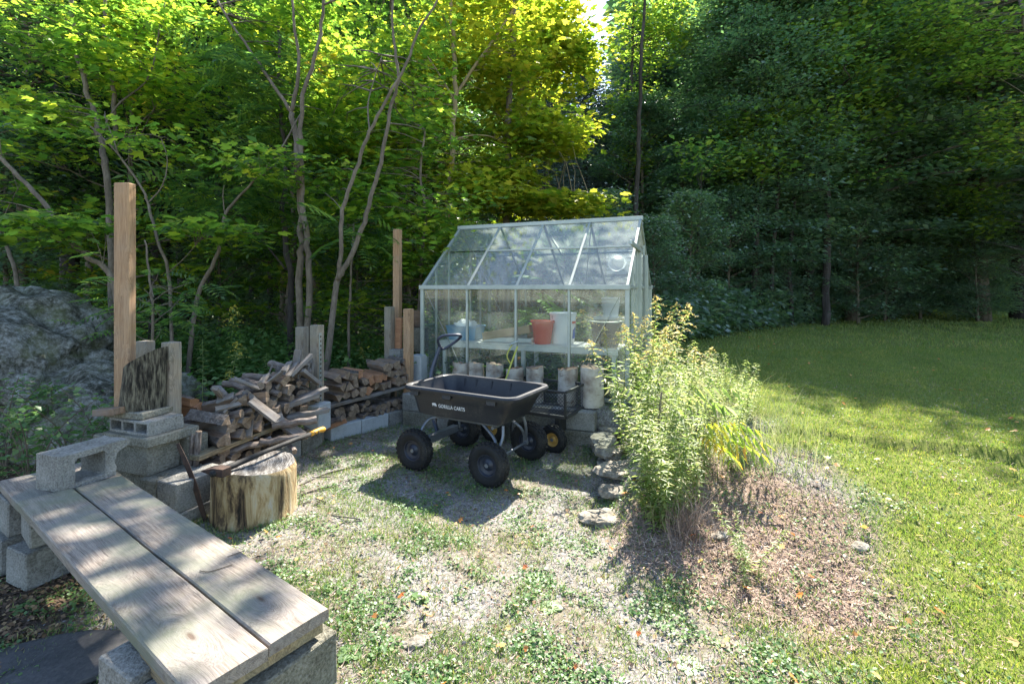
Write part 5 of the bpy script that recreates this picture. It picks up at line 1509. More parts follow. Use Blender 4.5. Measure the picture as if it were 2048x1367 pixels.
def put(me, name, loc, yaw, pitch=0, roll=0, lab='', grp='', s=1.0, cat='firewood'):
    o = bpy.data.objects.new(name, me); COL.objects.link(o)
    o.location = loc; o.rotation_euler = Euler((roll, pitch, yaw), 'XYZ'); o.scale = (RD.uniform(.9, 1.08) * s, s, s)
    return tag(o, lab, cat, grp)
rng = random.Random(99)
yA = math.atan2(An.y, An.x); yB = math.atan2(Bn.y, Bn.x)
# right bay, upper shelf: split logs with their ends to the front
for row in range(3):
    nlog = [11, 10, 8][row]; 
    for i in range(nlog):
        s = .06 + (BL - .12) * (i + .5 + .3 * (row % 2)) / 11.0
        if row == 2: s = .06 + (BL - .12) * ([0, 1, 2, 3, 6.5, 7.5, 8.5, 9.6][i] + .5) / 11
        z = .365 + .06 * s + .052 + row * .094 + rng.uniform(-.008, .008)
        p = B0 + Bd * s + Bn * rng.uniform(-.05, .03)
        red = (row == 1 and i in (4, 5, 6)) or (row == 0 and i in (4,)) or (row == 2 and i == 3)
        me = rng.choice(SPR if red else SPL)
        put(me, 'split_log', (p.x, p.y, z), yB + rng.uniform(-.12, .12), 0, rng.uniform(0, 6.28), ('orange split log, ' if red else 'split log, ') + f'{ordw(i)} from the middle post in the {["bottom", "second", "top"][row]} row of the right bay', 'split logs on the right shelf', rng.uniform(.85, 1.05))
# right bay, below: round branches
for row in range(3):
    for i in range([13, 12, 6][row]):
        s = .05 + (BL - .1) * (i + .5 + .4 * (row % 2)) / 13.0
        z = .165 + row * .056 + rng.uniform(-.006, .006) - .03
        p = B0 + Bd * s + Bn * rng.uniform(-.03, .06) ; p += Bn * -.01
        put(rng.choice(RND), 'branch_log', (p.x, p.y, z + .03), yB + rng.uniform(-.25, .25), rng.uniform(-.05, .05), rng.uniform(0, 6), f'round branch, {ordw(i)} from the left in the {["lowest", "second", "top"][row]} layer below the right shelf', 'branches stacked under the right shelf')
put(SPR[0], 'split_log', (*(B0 + Bd * .12 + Bn * -.12).xy, .20), yB + .75, .35, 1, 'pinkish split stick slipping out at the front left of the right bay', 'branches stacked under the right shelf', .5)
put(RND[1], 'branch_log', (*(B0 + Bd * .10 + Bn * -.10).xy, .22), yB + .6, .18, 0, 'pale branch sticking out beside the middle block', 'branches stacked under the right shelf', 1.0)
# left bay, below
for row in range(4):
    for i in range([13, 12, 11, 7][row]):
        s = .05 + (AL - .15) * (i + .5 + .4 * (row % 2)) / 13.0
        z = .14 + row * .052 + rng.uniform(-.006, .006)
        p = A0 + Ad * s + An * rng.uniform(-.02, .10)
        put(rng.choice(RND), 'branch_log', (p.x, p.y, z), yA + rng.uniform(-.7, .5), rng.uniform(-.12, .06), rng.uniform(0, 6), f'dark branch, {ordw(i)} from the pillar in layer {["one", "two", "three", "four"][row]} of the pile below the left shelf', 'branches piled under the left shelf', rng.uniform(.9, 1.2))
# left bay, upper: splits and branches, lumber offcuts tumbled on top
for row in range(5):
    nn_ = [13, 13, 12, 10, 7][row]
    for i in range(nn_):
        s = .04 + (AL - .1) * (i + .5 + .4 * (row % 2)) / 13.0
        if row >= 3: s = AL - .08 - (AL * .72) * (i + .5) / nn_ * (1 if row == 3 else .8)
        z = .36 + .05 + row * .076 + rng.uniform(-.012, .012)
        if z > .58 + .24 * s + .12: continue
        p = A0 + Ad * s + An * rng.uniform(-.06, .06)
        me = rng.choice(SPG + RND[:3] + SPL[:4])
        put(me, 'split_log' if me in SPG + SPL else 'branch_log', (p.x, p.y, z), yA + rng.uniform(-.45, .35) * (1 + .8 * (row >= 2)), rng.uniform(-.08, .08) * (1 + 2 * (row >= 2)), rng.uniform(0, 6.28), f'grey firewood piece, {ordw(i)} in the {["bottom", "second", "third", "fourth", "top"][row]} layer of the left bay pile', 'firewood heaped on the left shelf', rng.uniform(.85, 1.1))
TOP = [  # px, py, D, yaw, pitch, roll, mesh, scale, label
    (500, 800, 4.0, -1.2, .75, .2, 0, 1.0, 'grey board offcut tipped up with its notch to the camera on the left pile'),
    (470, 815, 3.9, 2.6, -.45, .4, 1, 1.1, 'grey offcut leaning left on the crest of the left pile'),
    (440, 835, 3.8, 2.4, .5, .6, 4, 1.0, 'wide grey board sliding down the left end of the pile'),
    (418, 850, 3.7, 2.2, .7, 1.0, 4, 1.0, 'wide weathered board at the left foot of the pile'),
    (545, 800, 4.2, -.9, .55, -.3, 3, .9, 'thick grey offcut beside the notched boards'),
    (525, 790, 4.15, 1.9, -.3, .9, 1, .9, 'grey offcut crossing behind the notched boards'),
    (560, 815, 4.2, .45, -.28, .1, 3, 1.0, 'long pale beam lying along the top of the left pile'),
    (590, 800, 4.35, .5, -.30, .3, 1, .9, 'second long beam lying below the pale beam on the left pile'),
    (535, 755, 4.4, .3, -1.25, .2, 2, .55, 'short pale block of wood standing on the left pile'),
    (565, 750, 4.5, .2, -.15, .2, 4, .9, 'broad pale board lying flat near the upright grey board'),
    (588, 765, 4.45, .1, -1.45, 1.3, 0, .85, 'upright blue grey board standing against the middle posts'),
    (604, 770, 4.55, .2, -1.35, 1.2, 1, .8, 'upright grey board second from the left beside the middle posts'),
    (618, 762, 4.6, .1, -1.45, 1.0, 3, .72, 'upright thick offcut right against the strip post'),
    (612, 790, 4.45, yA - .1, 0, .2, 3, .9, 'square timber end just below the upright boards'),
    (598, 815, 4.45, yA + .1, 0, .1, 3, .9, 'second square timber end lower down by the middle block'),
    (550, 835, 4.1, -.2, .5, .5, 3, .9, 'notched timber with nail holes hanging over the shelf front'),
    (575, 835, 4.2, .5, -.1, .1, 1, 1.1, 'thin beam under the notched timber'),
    (455, 880, 3.75, .9, .1, 0, 2, .8, 'grey offcut low in the left part of the pile'),
    (385, 800, 3.75, yA + .2, -.2, .5, 1, 1.0, 'reddish offcut beside the short post at the left end of the pile')]
for px, py, D, yw, pt, ro, mi, s, lab in TOP:
    put(BRD[mi], 'wood_offcut', P(px, py, D), yw, pt, ro, lab, 'lumber offcuts on the left pile', s)
for i in range(18):
    s = .08 + (AL - .2) * (i + .5) / 18; p = A0 + Ad * s + An * rng.uniform(-.05, .14)
    put(BRD[rng.choice([0, 1, 2, 3, 4])], 'wood_offcut', (p.x, p.y, .60 + .20 * s + rng.uniform(-.07, .07)), rng.uniform(-3, 3), rng.uniform(-.8, .8), rng.uniform(-.9, .9), f'broken grey board piece, {ordw(i)} from the pillar along the crest of the left pile', 'lumber offcuts on the left pile', rng.uniform(.5, .8))
put(SPR[1], 'split_log', P(390, 806, 3.72), yA, -.15, 1, 'reddish split log at the left end of the left pile', 'firewood heaped on the left shelf', .9)
put(SPR[0], 'split_log', P(400, 820, 3.75), yA + .3, 0, 2, 'second reddish split log at the left end of the left pile', 'firewood heaped on the left shelf', .8)
for i, (px, py, D, L_, r_, yw) in enumerate([(420, 915, 3.6, 1.1, .022, .9), (520, 885, 3.85, .8, .026, .35), (545, 850, 4.0, .8, .036, .3), (580, 890, 4.0, .6, .02, -1.0)]):
    put(RND[i % 5], 'branch_log', P(px, py, D), yw, -.06, 0, ['long branch lying along the front of the left shelf', 'pale curved branch resting on the front shelf board', 'thick dark branch lying lengthwise on the left shelf', 'pale split stick hanging off the left footing'][i], 'long branches at the front of the left bay', L_)
for i, (px, lab) in enumerate([(381, 'left dark stick standing in the gap beside the pillar'), (392, 'right brown stick standing in the gap beside the pillar')]):
    o = put(RND[i], 'branch_log', P(px, 935, 3.42), 0, -1.5, 0, lab, 'sticks standing beside the pillar', .6)
# board stub sticking out left of the pillar
mb = MB(); o = mb.box((.06, 0, 0), (.20, .08, .045), None, 0, .003).build('board', M['split']); o.location = P(205, 823, 3.3); o.rotation_euler = (0, -.12, BA + .05); tag(o, 'brown board end poking out left behind the log pillar', 'board')

# ------------------------------------------------------------------ birch logs on the ledge in front of the greenhouse
BIR = [(922, .19, .36), (955, .17, .37), (988, .19, .37), (1030, .19, .34), (1072, .20, .37), (1135, .22, .36), (1184, .23, .40)]
posl = ['first birch log from the left, with a peeling cut top', 'second birch log from the left in the row by the glass', 'third birch log from the left in the row by the glass', 'fourth birch log, right of the yellow cart handle', 'fifth birch log, left of the wide gap in the row', 'sixth birch log, right of the wide gap in the row', 'thickest birch log at the right end of the row']
for i, (px, dm, h) in enumerate(BIR):
    t_ = (px - 1024) / FOC
    # line in front of the greenhouse
    n0 = Vector((-1.09, 5.89)) + Vector((-.386, -.922)) * (.19 if i < 5 else .2); dv = Vector((2.27, -.95)).normalized()
    s = (t_ * n0.y - n0.x) / (dv.x - t_ * dv.y); p = n0 + dv * s
    z0 = gzf(p.x, p.y) - .01
    r = thing('birch_log', 'white ' + posl[i], 'log', (p.x, p.y, z0), RD.uniform(0, 6), 'white birch logs standing in front of the greenhouse')
    rng = random.Random(i + 50); n = 24; V = []; F = []
    for k in range(7):
        for q in range(n):
            a = 2 * math.pi * q / n; rr = dm / 2 * (1 + .05 * math.sin(2 * a + i) + .045 * math.sin(3 * a + 2 * i) + .03 * noise.noise((a * 2, k * .25, i * 9.0)) + rng.uniform(-.003, .003)) * (1 - .05 * k / 6)
            V.append((rr * math.cos(a) + .012 * math.sin(i * 2.0) * k / 6, rr * math.sin(a), h * k / 6 + ((rng.uniform(-.01, .012) + .012 * math.sin(a + i)) if k == 6 else 0)))
    for k in range(6):
        for q in range(n): F.append((k * n + q, k * n + (q + 1) % n, (k + 1) * n + (q + 1) % n, (k + 1) * n + q))
    mb = MB(); mb.add(V, F); mb.build('bark', M['birch'], r, True)
    mb = MB(); mb.add([(v[0] * .96, v[1] * .96, v[2] - .006) for v in V[6 * n:]] + [(0, 0, h - .012)], [(k, (k + 1) % n, n) for k in range(n)]); mb.build('cut_face', M['endgrain'], r)
    mb = MB()
    for q in range(n):
        a = V[6 * n + q]; b_ = V[6 * n + (q + 1) % n]; up = .008 * (1 + math.sin(q * 1.7 + i))
        mb.add([a, b_, (b_[0] * .95, b_[1] * .95, b_[2] - .01), (a[0] * .95, a[1] * .95, a[2] - .01)], [(0, 1, 2, 3)])
    mb.build('bark_edge', M['split_red' if i in (0, 3, 5) else 'bark'], r)

# ------------------------------------------------------------------ stones of the low edging wall
STN = [(3.95, .05, .17, .12, 'lowest course stone at the near end of the edging wall'), (4.22, .05, .15, .13, 'grey lowest course stone behind the mesh cart wheel'), (4.50, .06, .16, .12, 'lowest course stone third from the near end of the edging wall'), (4.78, .07, .16, .13, 'lowest course stone at the far end of the edging wall'),
       (4.10, .15, .16, .11, 'second course stone at the near end of the edging wall'), (4.38, .155, .17, .12, 'largest mossy stone in the second course of the edging wall'), (4.68, .16, .15, .12, 'second course stone at the far end of the edging wall')]
for i, (y, z, a, b_, lab) in enumerate(STN):
    x = float(ystone(y)) + .06 + RD.uniform(-.05, .05)
    rock('edging_stone', lab, 'stone', (x, y, z), (b_, a, .062), RD.uniform(-.25, .25), M['stone'], i + 11, 3, .25, 1.5, -1, 'stones edging the raised bed', 1)
for i, (x, y, a, b_, c, rz, lab) in enumerate([(.86, 3.72, .22, .15, .05, .3, 'broad flat stone lying beside the gravel'), (.76, 3.46, .14, .10, .045, -.3, 'small flat stone between the two broad flat stones'), (.62, 3.18, .17, .10, .05, .1, 'nearest flat stone at the edge of the gravel'), (.98, 3.44, .15, .11, .05, .6, 'flat stone half hidden by goldenrod stems')]):
    rock('edging_stone', lab, 'stone', (x, y, gzf(x, y) + .012), (a, b_, c), rz, M['stone'], i + 25, 3, .25, 1.5, -1, 'stones edging the raised bed', 1)
LE = Vector((-1.20, 5.50, 0)); ld = Vector((2.27, -.95, 0)).normalized()
for i in range(5):
    p = LE + ld * (.22 + .44 * i) + Vector((-.386, -.922, 0)) * .02
    for j in range(2):
        cblock('concrete_block', f'{ordw(i)} block from the left in the {["lower", "upper"][j]} course of the ledge below the birch logs', (p.x + .02 * j * ((i % 2) - .5), p.y + .02 * j, -.03 + j * .185), math.atan2(ld.y, ld.x), (.43, .12, .182), mat='concrete' if (i + j) % 2 else 'concrete_moss')
for i, (x, y, a, b_, lab) in enumerate([(-1.95, 1.93, .42, .20, 'dark flagstone at the left edge below the bench'), (-1.72, 1.55, .44, .18, 'dark flagstone nearer than the first at the left edge'), (-1.35, 1.33, .40, .15, 'dark flagstone at the bottom left corner')]):
    rock('flagstone', lab, 'paving stone', (x, y, gzf(x, y) + .006), (a, b_, .035), .35, M['slate'], i + 31, 4, .12, 1.2, -1, 'dark flagstones under the bench', 1)
for i, (px, py, lab) in enumerate([(1440, 1085, 'small pale stone on the garden bed'), (1720, 1105, 'flat pale stone at the right side of the garden bed'), (832, 1265, 'brown wood chip lying in the gravel near the camera')]):
    D = 1479.5 / (py - 575) * .97; p = P(px, py, D); rock('stone', lab, 'stone', (p.x, p.y, gzf(p.x, p.y) + .008), (.06, .035, .018), RD.uniform(0, 3), M['stone'], i + 61, 3, .2, 1.5, -1)

# ------------------------------------------------------------------ big dump cart
U = Vector((.868, -.496, 0)); cart = thing('garden_cart', 'large black plastic dump cart with four fat tyres standing in the yard', 'cart', (-.33, 4.21, 0), math.atan2(U.y, U.x))
def wheel(parent, name, loc, r, wd, rr, rimmat, yaw=0, treads=26, side=1):
    """wheel axis along local y"""
    w_ = bpy.data.objects.new(name, None)
    R_ = rotm(math.pi / 2, 0, 0)
    mb = MB(); h = wd / 2
    prof = [(rr, -h * .62), (rr + .012, -h * .8), (rr + (r - rr) * .55, -h), (r - .018, -h * .86), (r - .004, -h * .55), (r, -h * .2), (r, h * .2), (r - .004, h * .55), (r - .018, h * .86), (rr + (r - rr) * .55, h), (rr + .012, h * .8), (rr, h * .62)]
    mb.lathe(prof, 44, (0, 0, 0), R_)
    o = mb.build(name, M['tyre'], parent, True, 50); o.location = loc; o.rotation_euler = (0, 0, yaw)
    tr_ = MB()
    for k in range(treads):
        a = 2 * math.pi * k / treads
        for j, yo in enumerate((-.62, -.2, .22, .64)):
            aa = a + (j % 2) * math.pi / treads
            d_ = Vector((math.cos(aa), 0, math.sin(aa))); R2 = Matrix((Vector((-math.sin(aa), 0, math.cos(aa))), Vector((0, 1, 0)), d_)).transposed()
            rad_ = r - (.010 if abs(yo) > .5 else 0.0)
            tr_.box(d_ * (rad_ + .001) + Vector((0, yo * h, 0)), (2 * math.pi * r / treads * .62, wd * .17, .012), R2, 0)
    tr_.build('tread', M['tyre'], o)
    rm = MB()
    rm.lathe([(rr + .006, -h * .64), (rr - .004, -h * .62), (rr - .012, -h * .35), (rr * .55, -h * .2), (rr * .34, -h * .48), (.026, -h * .5), (.022, -h * .62), (.001, -h * .62)], 32, (0, 0, 0), R_)
    rm.lathe([(.001, h * .62), (.022, h * .62), (.026, h * .5), (rr * .34, h * .48), (rr * .55, h * .2), (rr - .012, h * .35), (rr - .004, h * .62), (rr + .006, h * .64)], 32, (0, 0, 0), R_)
    rm.build('rim', M[rimmat], o, True, 35)
    hb = MB(); hb.lathe([(.014, -h * .70), (.014, h * .70)], 12, (0, 0, 0), R_)
    hb.lathe([(.001, -h * .71), (.017, -h * .71), (.017, -h * .64)], 6, (0, 0, 0), R_); hb.lathe([(.017, h * .64), (.017, h * .71), (.001, h * .71)], 6, (0, 0, 0), R_)
    hb.build('axle_nut', M['steel'], o)
    return o
WR = .168
HX, HY = .365, .335
for (x, y_, yw) in ((-HX, -HY - .02, .05), (HX, -HY, 0), (HX, HY, 0), (-HX, HY + .02, .05)):
    wheel(cart, 'wheel', (x, y_, WR - .004), WR, .105, .085, 'hub', yw)
# tub: rounded rectangle sections
def rrect(a, b_, c, z, n=4):
    """rectangle half sizes a,b with cut corners c"""
    pts = []
    for sx, sy, s0 in ((1, -1, -90), (1, 1, 0), (-1, 1, 90), (-1, -1, 180)):
        for k in range(n + 1):
            th_ = math.radians(s0 + 90 * k / n)
            pts.append((sx * (a - c) + c * math.cos(th_), sy * (b_ - c) + c * math.sin(th_), z))
    return pts
def loft(mb, rings, mi=0, close=None):
    n = len(rings[0]); o = len(mb.v)
    for r_ in rings: mb.v += [tuple(p) for p in r_]
    for i in range(len(rings) - 1):
        for k in range(n):
            mb.f.append((o + i * n + k, o + i * n + (k + 1) % n, o + (i + 1) * n + (k + 1) % n, o + (i + 1) * n + k)); mb.m.append(mi)
    if close == 'end': mb.f.append(tuple(o + (len(rings) - 1) * n + k for k in range(n))); mb.m.append(mi)
    if close == 'both':
        mb.f.append(tuple(o + (len(rings) - 1) * n + k for k in range(n))); mb.f.append(tuple(o + k for k in range(n))[::-1]); mb.m += [mi, mi]
ZB, ZR = .44, .69
mb = MB()
def sh(r_, dx): return [(p[0] + dx * (1 if p[0] > 0 else 0), p[1], p[2]) for p in r_]
rings = [sh(rrect(.40, .24, .05, ZB), .0), sh(rrect(.43, .262, .06, ZB + .012), .0), sh(rrect(.47, .285, .085, ZB + .14), .035), sh(rrect(.475, .288, .085, ZB + .146), .037), sh(rrect(.505, .305, .10, ZR - .03), .05),
         sh(rrect(.507, .306, .10, ZR - .006), .05)]
inner = [sh(rrect(.498, .297, .10, ZR - .006), .05), sh(rrect(.495, .295, .10, ZR - .03), .05), sh(rrect(.46, .275, .085, ZB + .14), .035), sh(rrect(.42, .252, .06, ZB + .02), 0), sh(rrect(.39, .23, .05, ZB + .014), 0)]
loft(mb, rings); loft(mb, inner, close='end'); mb.f.append(tuple(range(20))[::-1]); mb.m.append(0)
tb = mb.build('tub', M['black'], cart, True, 32)
mb = MB(); loft(mb, [sh(rrect(.502, .30, .10, ZR - .008), .05), sh(rrect(.512, .312, .10, ZR - .034), .05), sh(rrect(.538, .338, .105, ZR - .036), .05), sh(rrect(.544, .344, .108, ZR - .014), .05), sh(rrect(.536, .336, .105, ZR), .05), sh(rrect(.504, .304, .10, ZR), .05), sh(rrect(.497, .296, .10, ZR - .008), .05)])
mb.build('rim', M['black'], tb, True, 40)
# ribs and rim brackets of the tub
for x in (-.40, -.06, .37):
    mb = MB(); k = .0; mb.box((x, -.312, ZR - .055), (.085, .022, .045), rotm(-.10, 0, 0), 0, .004); mb.build('rim_bracket', M['black'], tb)
for x in (-.22, -.30): pass
for x, y_ in ((-.30, .287), (-.17, .287), (.0, .287), (.2, .287)):
    mb = MB(); mb.box((x, y_ - .004, ZB + .13), (.016, .012, .2), rotm(.085 * -1, 0, 0), 0, .003); mb.build('rib', M['black'], tb)
# lettering on the near side
def text_mesh(body, size, ext=.0009):
    cu = bpy.data.curves.new('lettering', 'FONT'); cu.body = body; cu.size = size; cu.extrude = ext; cu.offset = .0006
    cu.align_x = 'LEFT'; cu.space_character = 1.08
    o = bpy.data.objects.new('tmp', cu); COL.objects.link(o)
    bpy.context.view_layer.update()
    me = bpy.data.meshes.new_from_object(o.evaluated_get(bpy.context.evaluated_depsgraph_get()))
    bpy.data.objects.remove(o); me.name = 'lettering'; return me
slp = math.atan2(.024, .11)
def side_pt(x, z):       # near side of the tub at height z
    t_ = (z - (ZB + .012)) / .128; return Vector((x, -(.262 + .023 * t_) - .003, z))
try:
    me = text_mesh('GORILLA CARTS', .040); me.materials.append(M['ink'])
    wdt = max(v.co.x for v in me.vertices); sc_ = .27 / wdt
    lt = bpy.data.objects.new('lettering', me); COL.objects.link(lt); lt.parent = tb; lt.location = side_pt(-.17, ZB + .088); lt.scale = (sc_, sc_ * 1.25, 1)
    lt.rotation_euler = (math.radians(90) + math.atan2(.023, .128), 0, 0)
except Exception as e:
    print('text', e)
mb = MB()          # knuckle walking ape emblem in front of the words
em = [(-.032, .000), (-.026, .002), (-.024, .012), (-.018, .014), (-.010, .012), (-.006, .002), (.000, .001), (.000, .008), (.003, .014), (.008, .004), (.014, .002), (.013, .010), (.012, .020), (.006, .030), (-.004, .034), (-.014, .030), (-.022, .032), (-.030, .030), (-.036, .024), (-.033, .016), (-.030, .010)]
mb.add([(a, -.0012, b_) for a, b_ in em], [tuple(range(len(em)))]); o = mb.build('emblem', M['ink'], tb); o.location = side_pt(-.195, ZB + .090) + Vector((-.005, 0, 0)); o.rotation_euler = (math.atan2(.023, .128), 0, 0)
# steel frame
def tb_(name, pts, r=.011, mat='steel', par=cart, n=8):
    mb = MB(); mb.tube(spl([Vector(p) for p in pts], 4), r, n); return mb.build(name, M[mat], par, True, 60)
for s in (-1, 1):
    tb_('frame_rail', [(-.36, s * .17, ZB - .02), (0, s * .17, ZB - .022), (.34, s * .17, ZB - .02)], .014)
    tb_('axle_strut', [(HX - .16, s * .17, ZB - .03), (HX - .02, s * .21, ZB - .13), (HX, s * .265, WR + .03)], .013)
    tb_('axle_strut', [(HX + .03, s * .17, ZB - .015), (HX + .04, s * .20, ZB - .12), (HX + .005, s * .265, WR + .03)], .013)
    tb_('axle_strut', [(-HX + .16, s * .15, ZB - .03), (-HX + .03, s * .19, ZB - .05), (-HX, s * .28, WR + .12), (-HX, s * .285, WR + .02)], .013)
    mb = MB(); mb.box((HX, s * .268, WR + .015), (.05, .008, .07), None, 0, .002); mb.build('axle_plate', M['steel'], cart)
for x in (-.30, .30): tb_('cross_bar', [(x, -.18, ZB - .045), (x, 0, ZB - .045), (x, .18, ZB - .045)], .014)
tb_('axle', [(HX, -.33, WR), (HX, 0, WR), (HX, .33, WR)], .010)
tb_('axle', [(-HX, -.35, WR), (-HX, 0, WR), (-HX, .35, WR)], .010)
mb = MB(); mb.box((-HX, 0, WR + .04), (.06, .46, .05), None, 0, .004); mb.build('steering_beam', M['steel'], cart)
# handle
def wl(v): return cart.matrix_world.inverted() @ Vector(v)
bpy.context.view_layer.update()
hb = thing('x', 'x', 'x'); bpy.data.objects.remove(hb)
h0 = Vector((-HX - .03, 0, WR + .03)); h1 = wl(P(862, 748, 4.66)); h2 = wl(P(880, 693, 4.70)); h3 = wl(P(889, 675, 4.70))
hd = tb_('pull_handle', [h0, h0.lerp(h1, .5) + Vector((-.06, 0, 0)), h1, h2], .019, 'bluesteel')
g1 = wl(P(876, 680, 4.62)); g2 = wl(P(887, 671, 4.60)); g3 = wl(P(919, 670, 4.62)); g4 = wl(P(917, 678, 4.72)); g5 = wl(P(889, 697, 4.74))
mb = MB(); mb.tube(spl([h2, g1, g2, g3, g4, g5, h2], 4), .014, 8); mb.build('grip_loop', M['bluesteel'], hd, True)

# ------------------------------------------------------------------ mesh cart
U2 = Vector((.86, -.50, 0)).normalized(); mc = thing('mesh_cart', 'smaller black steel mesh cart with yellow wheel rims behind the big cart', 'cart', (.215, 4.875, 0), math.atan2(U2.y, U2.x))
# local frame: x right, y back; right end at x=.5
L2, W2, ZD, ZT = .455, .24, .335, .565
def sq(name, a, b_, w_=.022, mat='blacksteel', par=mc):
    a = Vector(a); b_ = Vector(b_); z = (b_ - a).normalized(); u = Vector((0, 0, 1)) if abs(z.z) < .9 else Vector((0, 1, 0)); x = z.cross(u).normalized(); y_ = z.cross(x)
    mb = MB(); mb.box((a + b_) / 2, (w_, w_, (b_ - a).length), Matrix((x, y_, z)).transposed(), 0, .003); return mb.build(name, M[mat], par)
for z in (ZT,):
    for s in (-1, 1):
        sq('top_rail', (-L2, s * W2, z), (L2, s * W2, z)); sq('top_rail', (s * L2, -W2 + .012, z), (s * L2, W2 - .012, z))
for s in (-1, 1):
    sq('deck_rail', (-L2, s * W2, ZD), (L2, s * W2, ZD), .03); sq('deck_rail', (s * L2, -W2 + .016, ZD), (s * L2, W2 - .016, ZD), .03)
    for x in (-L2, L2): sq('corner_post', (x, s * W2, ZD + .016), (x, s * W2, ZT - .012), .022)
    sq('middle_post', (0, s * W2, ZD + .016), (0, s * W2, ZT - .012), .016)
def meshpanel(name, o, u, v, Lu, Lv, st=.034, r=.0022):
    mb = MB(); o = Vector(o); u = Vector(u); v = Vector(v); k = -Lv
    while k < Lu:                      # diamond wires clipped to the panel
        for sg in (1, -1):
            a0, a1 = max(k, 0), min(k + Lv, Lu)
            if a1 - a0 > .005:
                q0, q1 = a0 - k, a1 - k
                if sg < 0: q0, q1 = Lv - q0, Lv - q1
                mb.tube([o + u * a0 + v * q0, o + u * a1 + v * q1], r, 4, cap=False)
        k += st
    return mb.build(name, M['blacksteel'], mc)
for s in (-1, 1): meshpanel('side_mesh', (-L2, s * W2, ZD + .01), (1, 0, 0), (0, 0, 1), 2 * L2, ZT - ZD - .02)
for s in (-1, 1): meshpanel('end_mesh', (s * L2, -W2, ZD + .01), (0, 1, 0), (0, 0, 1), 2 * W2, ZT - ZD - .02)
meshpanel('deck_mesh', (-L2, -W2, ZD), (1, 0, 0), (0, 1, 0), 2 * L2, 2 * W2)
for (x, y_, yw) in ((.335, -.245, 0), (.335, .235, 0), (-.33, -.235, .0), (-.33, .245, 0)):
    wheel(mc, 'wheel', (x, y_, .124), .128, .085, .062, 'yellow', yw, 20)
for x in (-.33, .33):
    mb = MB(); mb.box((x, 0, .235), (.05, .30, .18), None, 0, .004); mb.build('axle_bracket', M['blacksteel'], mc)
    tb_('axle', [(x, -.25, .124), (x, 0, .124), (x, .25, .124)], .009, 'blacksteel', mc)
bpy.context.view_layer.update()
iv = mc.matrix_world.inverted()
a0 = iv @ P(1001, 790, 4.98); a1 = iv @ P(1022, 728, 5.02); b1 = iv @ P(1030, 730, 5.0); t1 = iv @ P(1035, 692, 5.03); t2 = iv @ P(1019, 690, 5.03)
hh = MB(); hh.tube(spl([iv @ P(996, 812, 4.95), a0, a1, t1], 4), .009, 8); hh.tube(spl([a1, iv @ P(1014, 710, 5.0), iv @ P(1027, 684, 5.02)], 4), .007, 8)
hm = hh.build('pull_handle', M['green_yellow'], mc, True)
mb = MB(); mb.tube([iv @ P(1018, 690, 5.0), iv @ P(1038, 681, 5.03)], .011, 8); mb.build('grip', M['alu'], hm, True)

# ------------------------------------------------------------------ goldenrod and other garden plants
def rod_proto(label, h, seed, plume, lmat, nl=60, ls=.095, bend=.30):
    rng = random.Random(seed); r = thing('goldenrod_plant', label, 'plant')
    a = rng.uniform(0, 6.28); top = Vector((math.cos(a) * bend * h, math.sin(a) * bend * h, h))
    c = spl([Vector((0, 0, -.03)), Vector((0, 0, h * .3)), top * .65 + Vector((0, 0, h * .03)), top], 5)
    mb = MB(); mb.tube(c, [.0045 * (1 - .6 * i / len(c)) for i in range(len(c))], 5); mb.build('stem', lmat, r)
    C = []; T = []; S = []
    for i in range(nl):
        u = .10 + .88 * i / nl; f = u * (len(c) - 1); k = min(int(f), len(c) - 2); p = c[k].lerp(c[k + 1], f - k); b_ = i * 2.4
        C.append(tuple(p)); T.append((math.cos(b_), math.sin(b_), rng.uniform(-.3, .5))); S.append(ls * (1.1 - .5 * u) * rng.uniform(.75, 1.2))
    N = np.stack([NR.normal(0, .25, nl), NR.normal(0, .25, nl), np.ones(nl)], 1)
    V, Fa = emit(*LANCE, np.array(C), np.array(T), N, np.stack([np.array(S) * 1.25, np.array(S), np.array(S)], 1)); npmesh('leaves', V, Fa, lmat, parent=r)
    if plume:
        C = []; T = []; S = []
        for j in range(11):
            u = .78 + .22 * j / 11; f = u * (len(c) - 1); k = min(int(f), len(c) - 2); p = c[k].lerp(c[k + 1], f - k); b_ = j * 2.4; L_ = .12 * (1.15 - (j / 11)) 
            for q in range(13):
                w_ = q / 12; C.append((p.x + math.cos(b_) * L_ * w_, p.y + math.sin(b_) * L_ * w_, p.z + .05 * w_ - .06 * w_ * w_ + rng.uniform(0, .012))); T.append((rng.uniform(-1, 1), rng.uniform(-1, 1), .8)); S.append(rng.uniform(.010, .02))
        N = np.array([(rng.uniform(-1, 1), rng.uniform(-1, 1), rng.uniform(.2, 1)) for _ in C]); V, Fa = emit(*DIAMOND, np.array(C), np.array(T), N, np.array(S)); npmesh('plume', V, Fa, plume, parent=r)
    return r
G = [rod_proto('x', 1.15, 1, M['l_plume'], M['l_rod'], 78), rod_proto('x', .95, 2, M['l_plume'], M['l_rod'], 66), rod_proto('x', .8, 3, None, M['l_rod'], 60, .10), rod_proto('x', .55, 4, None, M['l_rod'], 46, .085), rod_proto('x', .9, 5, M['l_yplume'], M['l_weed'], 60, .10)]
first = {}
def putrod(k, x, y, s, lab, grp):
    p = G[k]; loc = (x, y, gzf(x, y)); rot = (RD.uniform(-.18, .18), RD.uniform(-.18, .18), RD.uniform(0, 6.28))
    if k not in first:
        first[k] = 1; p.location = loc; p.rotation_euler = rot; p.scale = (s,) * 3; p['label'] = lab; p['group'] = grp; return
    dup(p, loc, rot, lab, grp, s)
rng = random.Random(4)
GR1 = 'goldenrod plants right of the greenhouse'
putrod(0, .98 + .22, 4.28, 1.0, 'tallest goldenrod with a tan plume by the greenhouse corner', GR1)
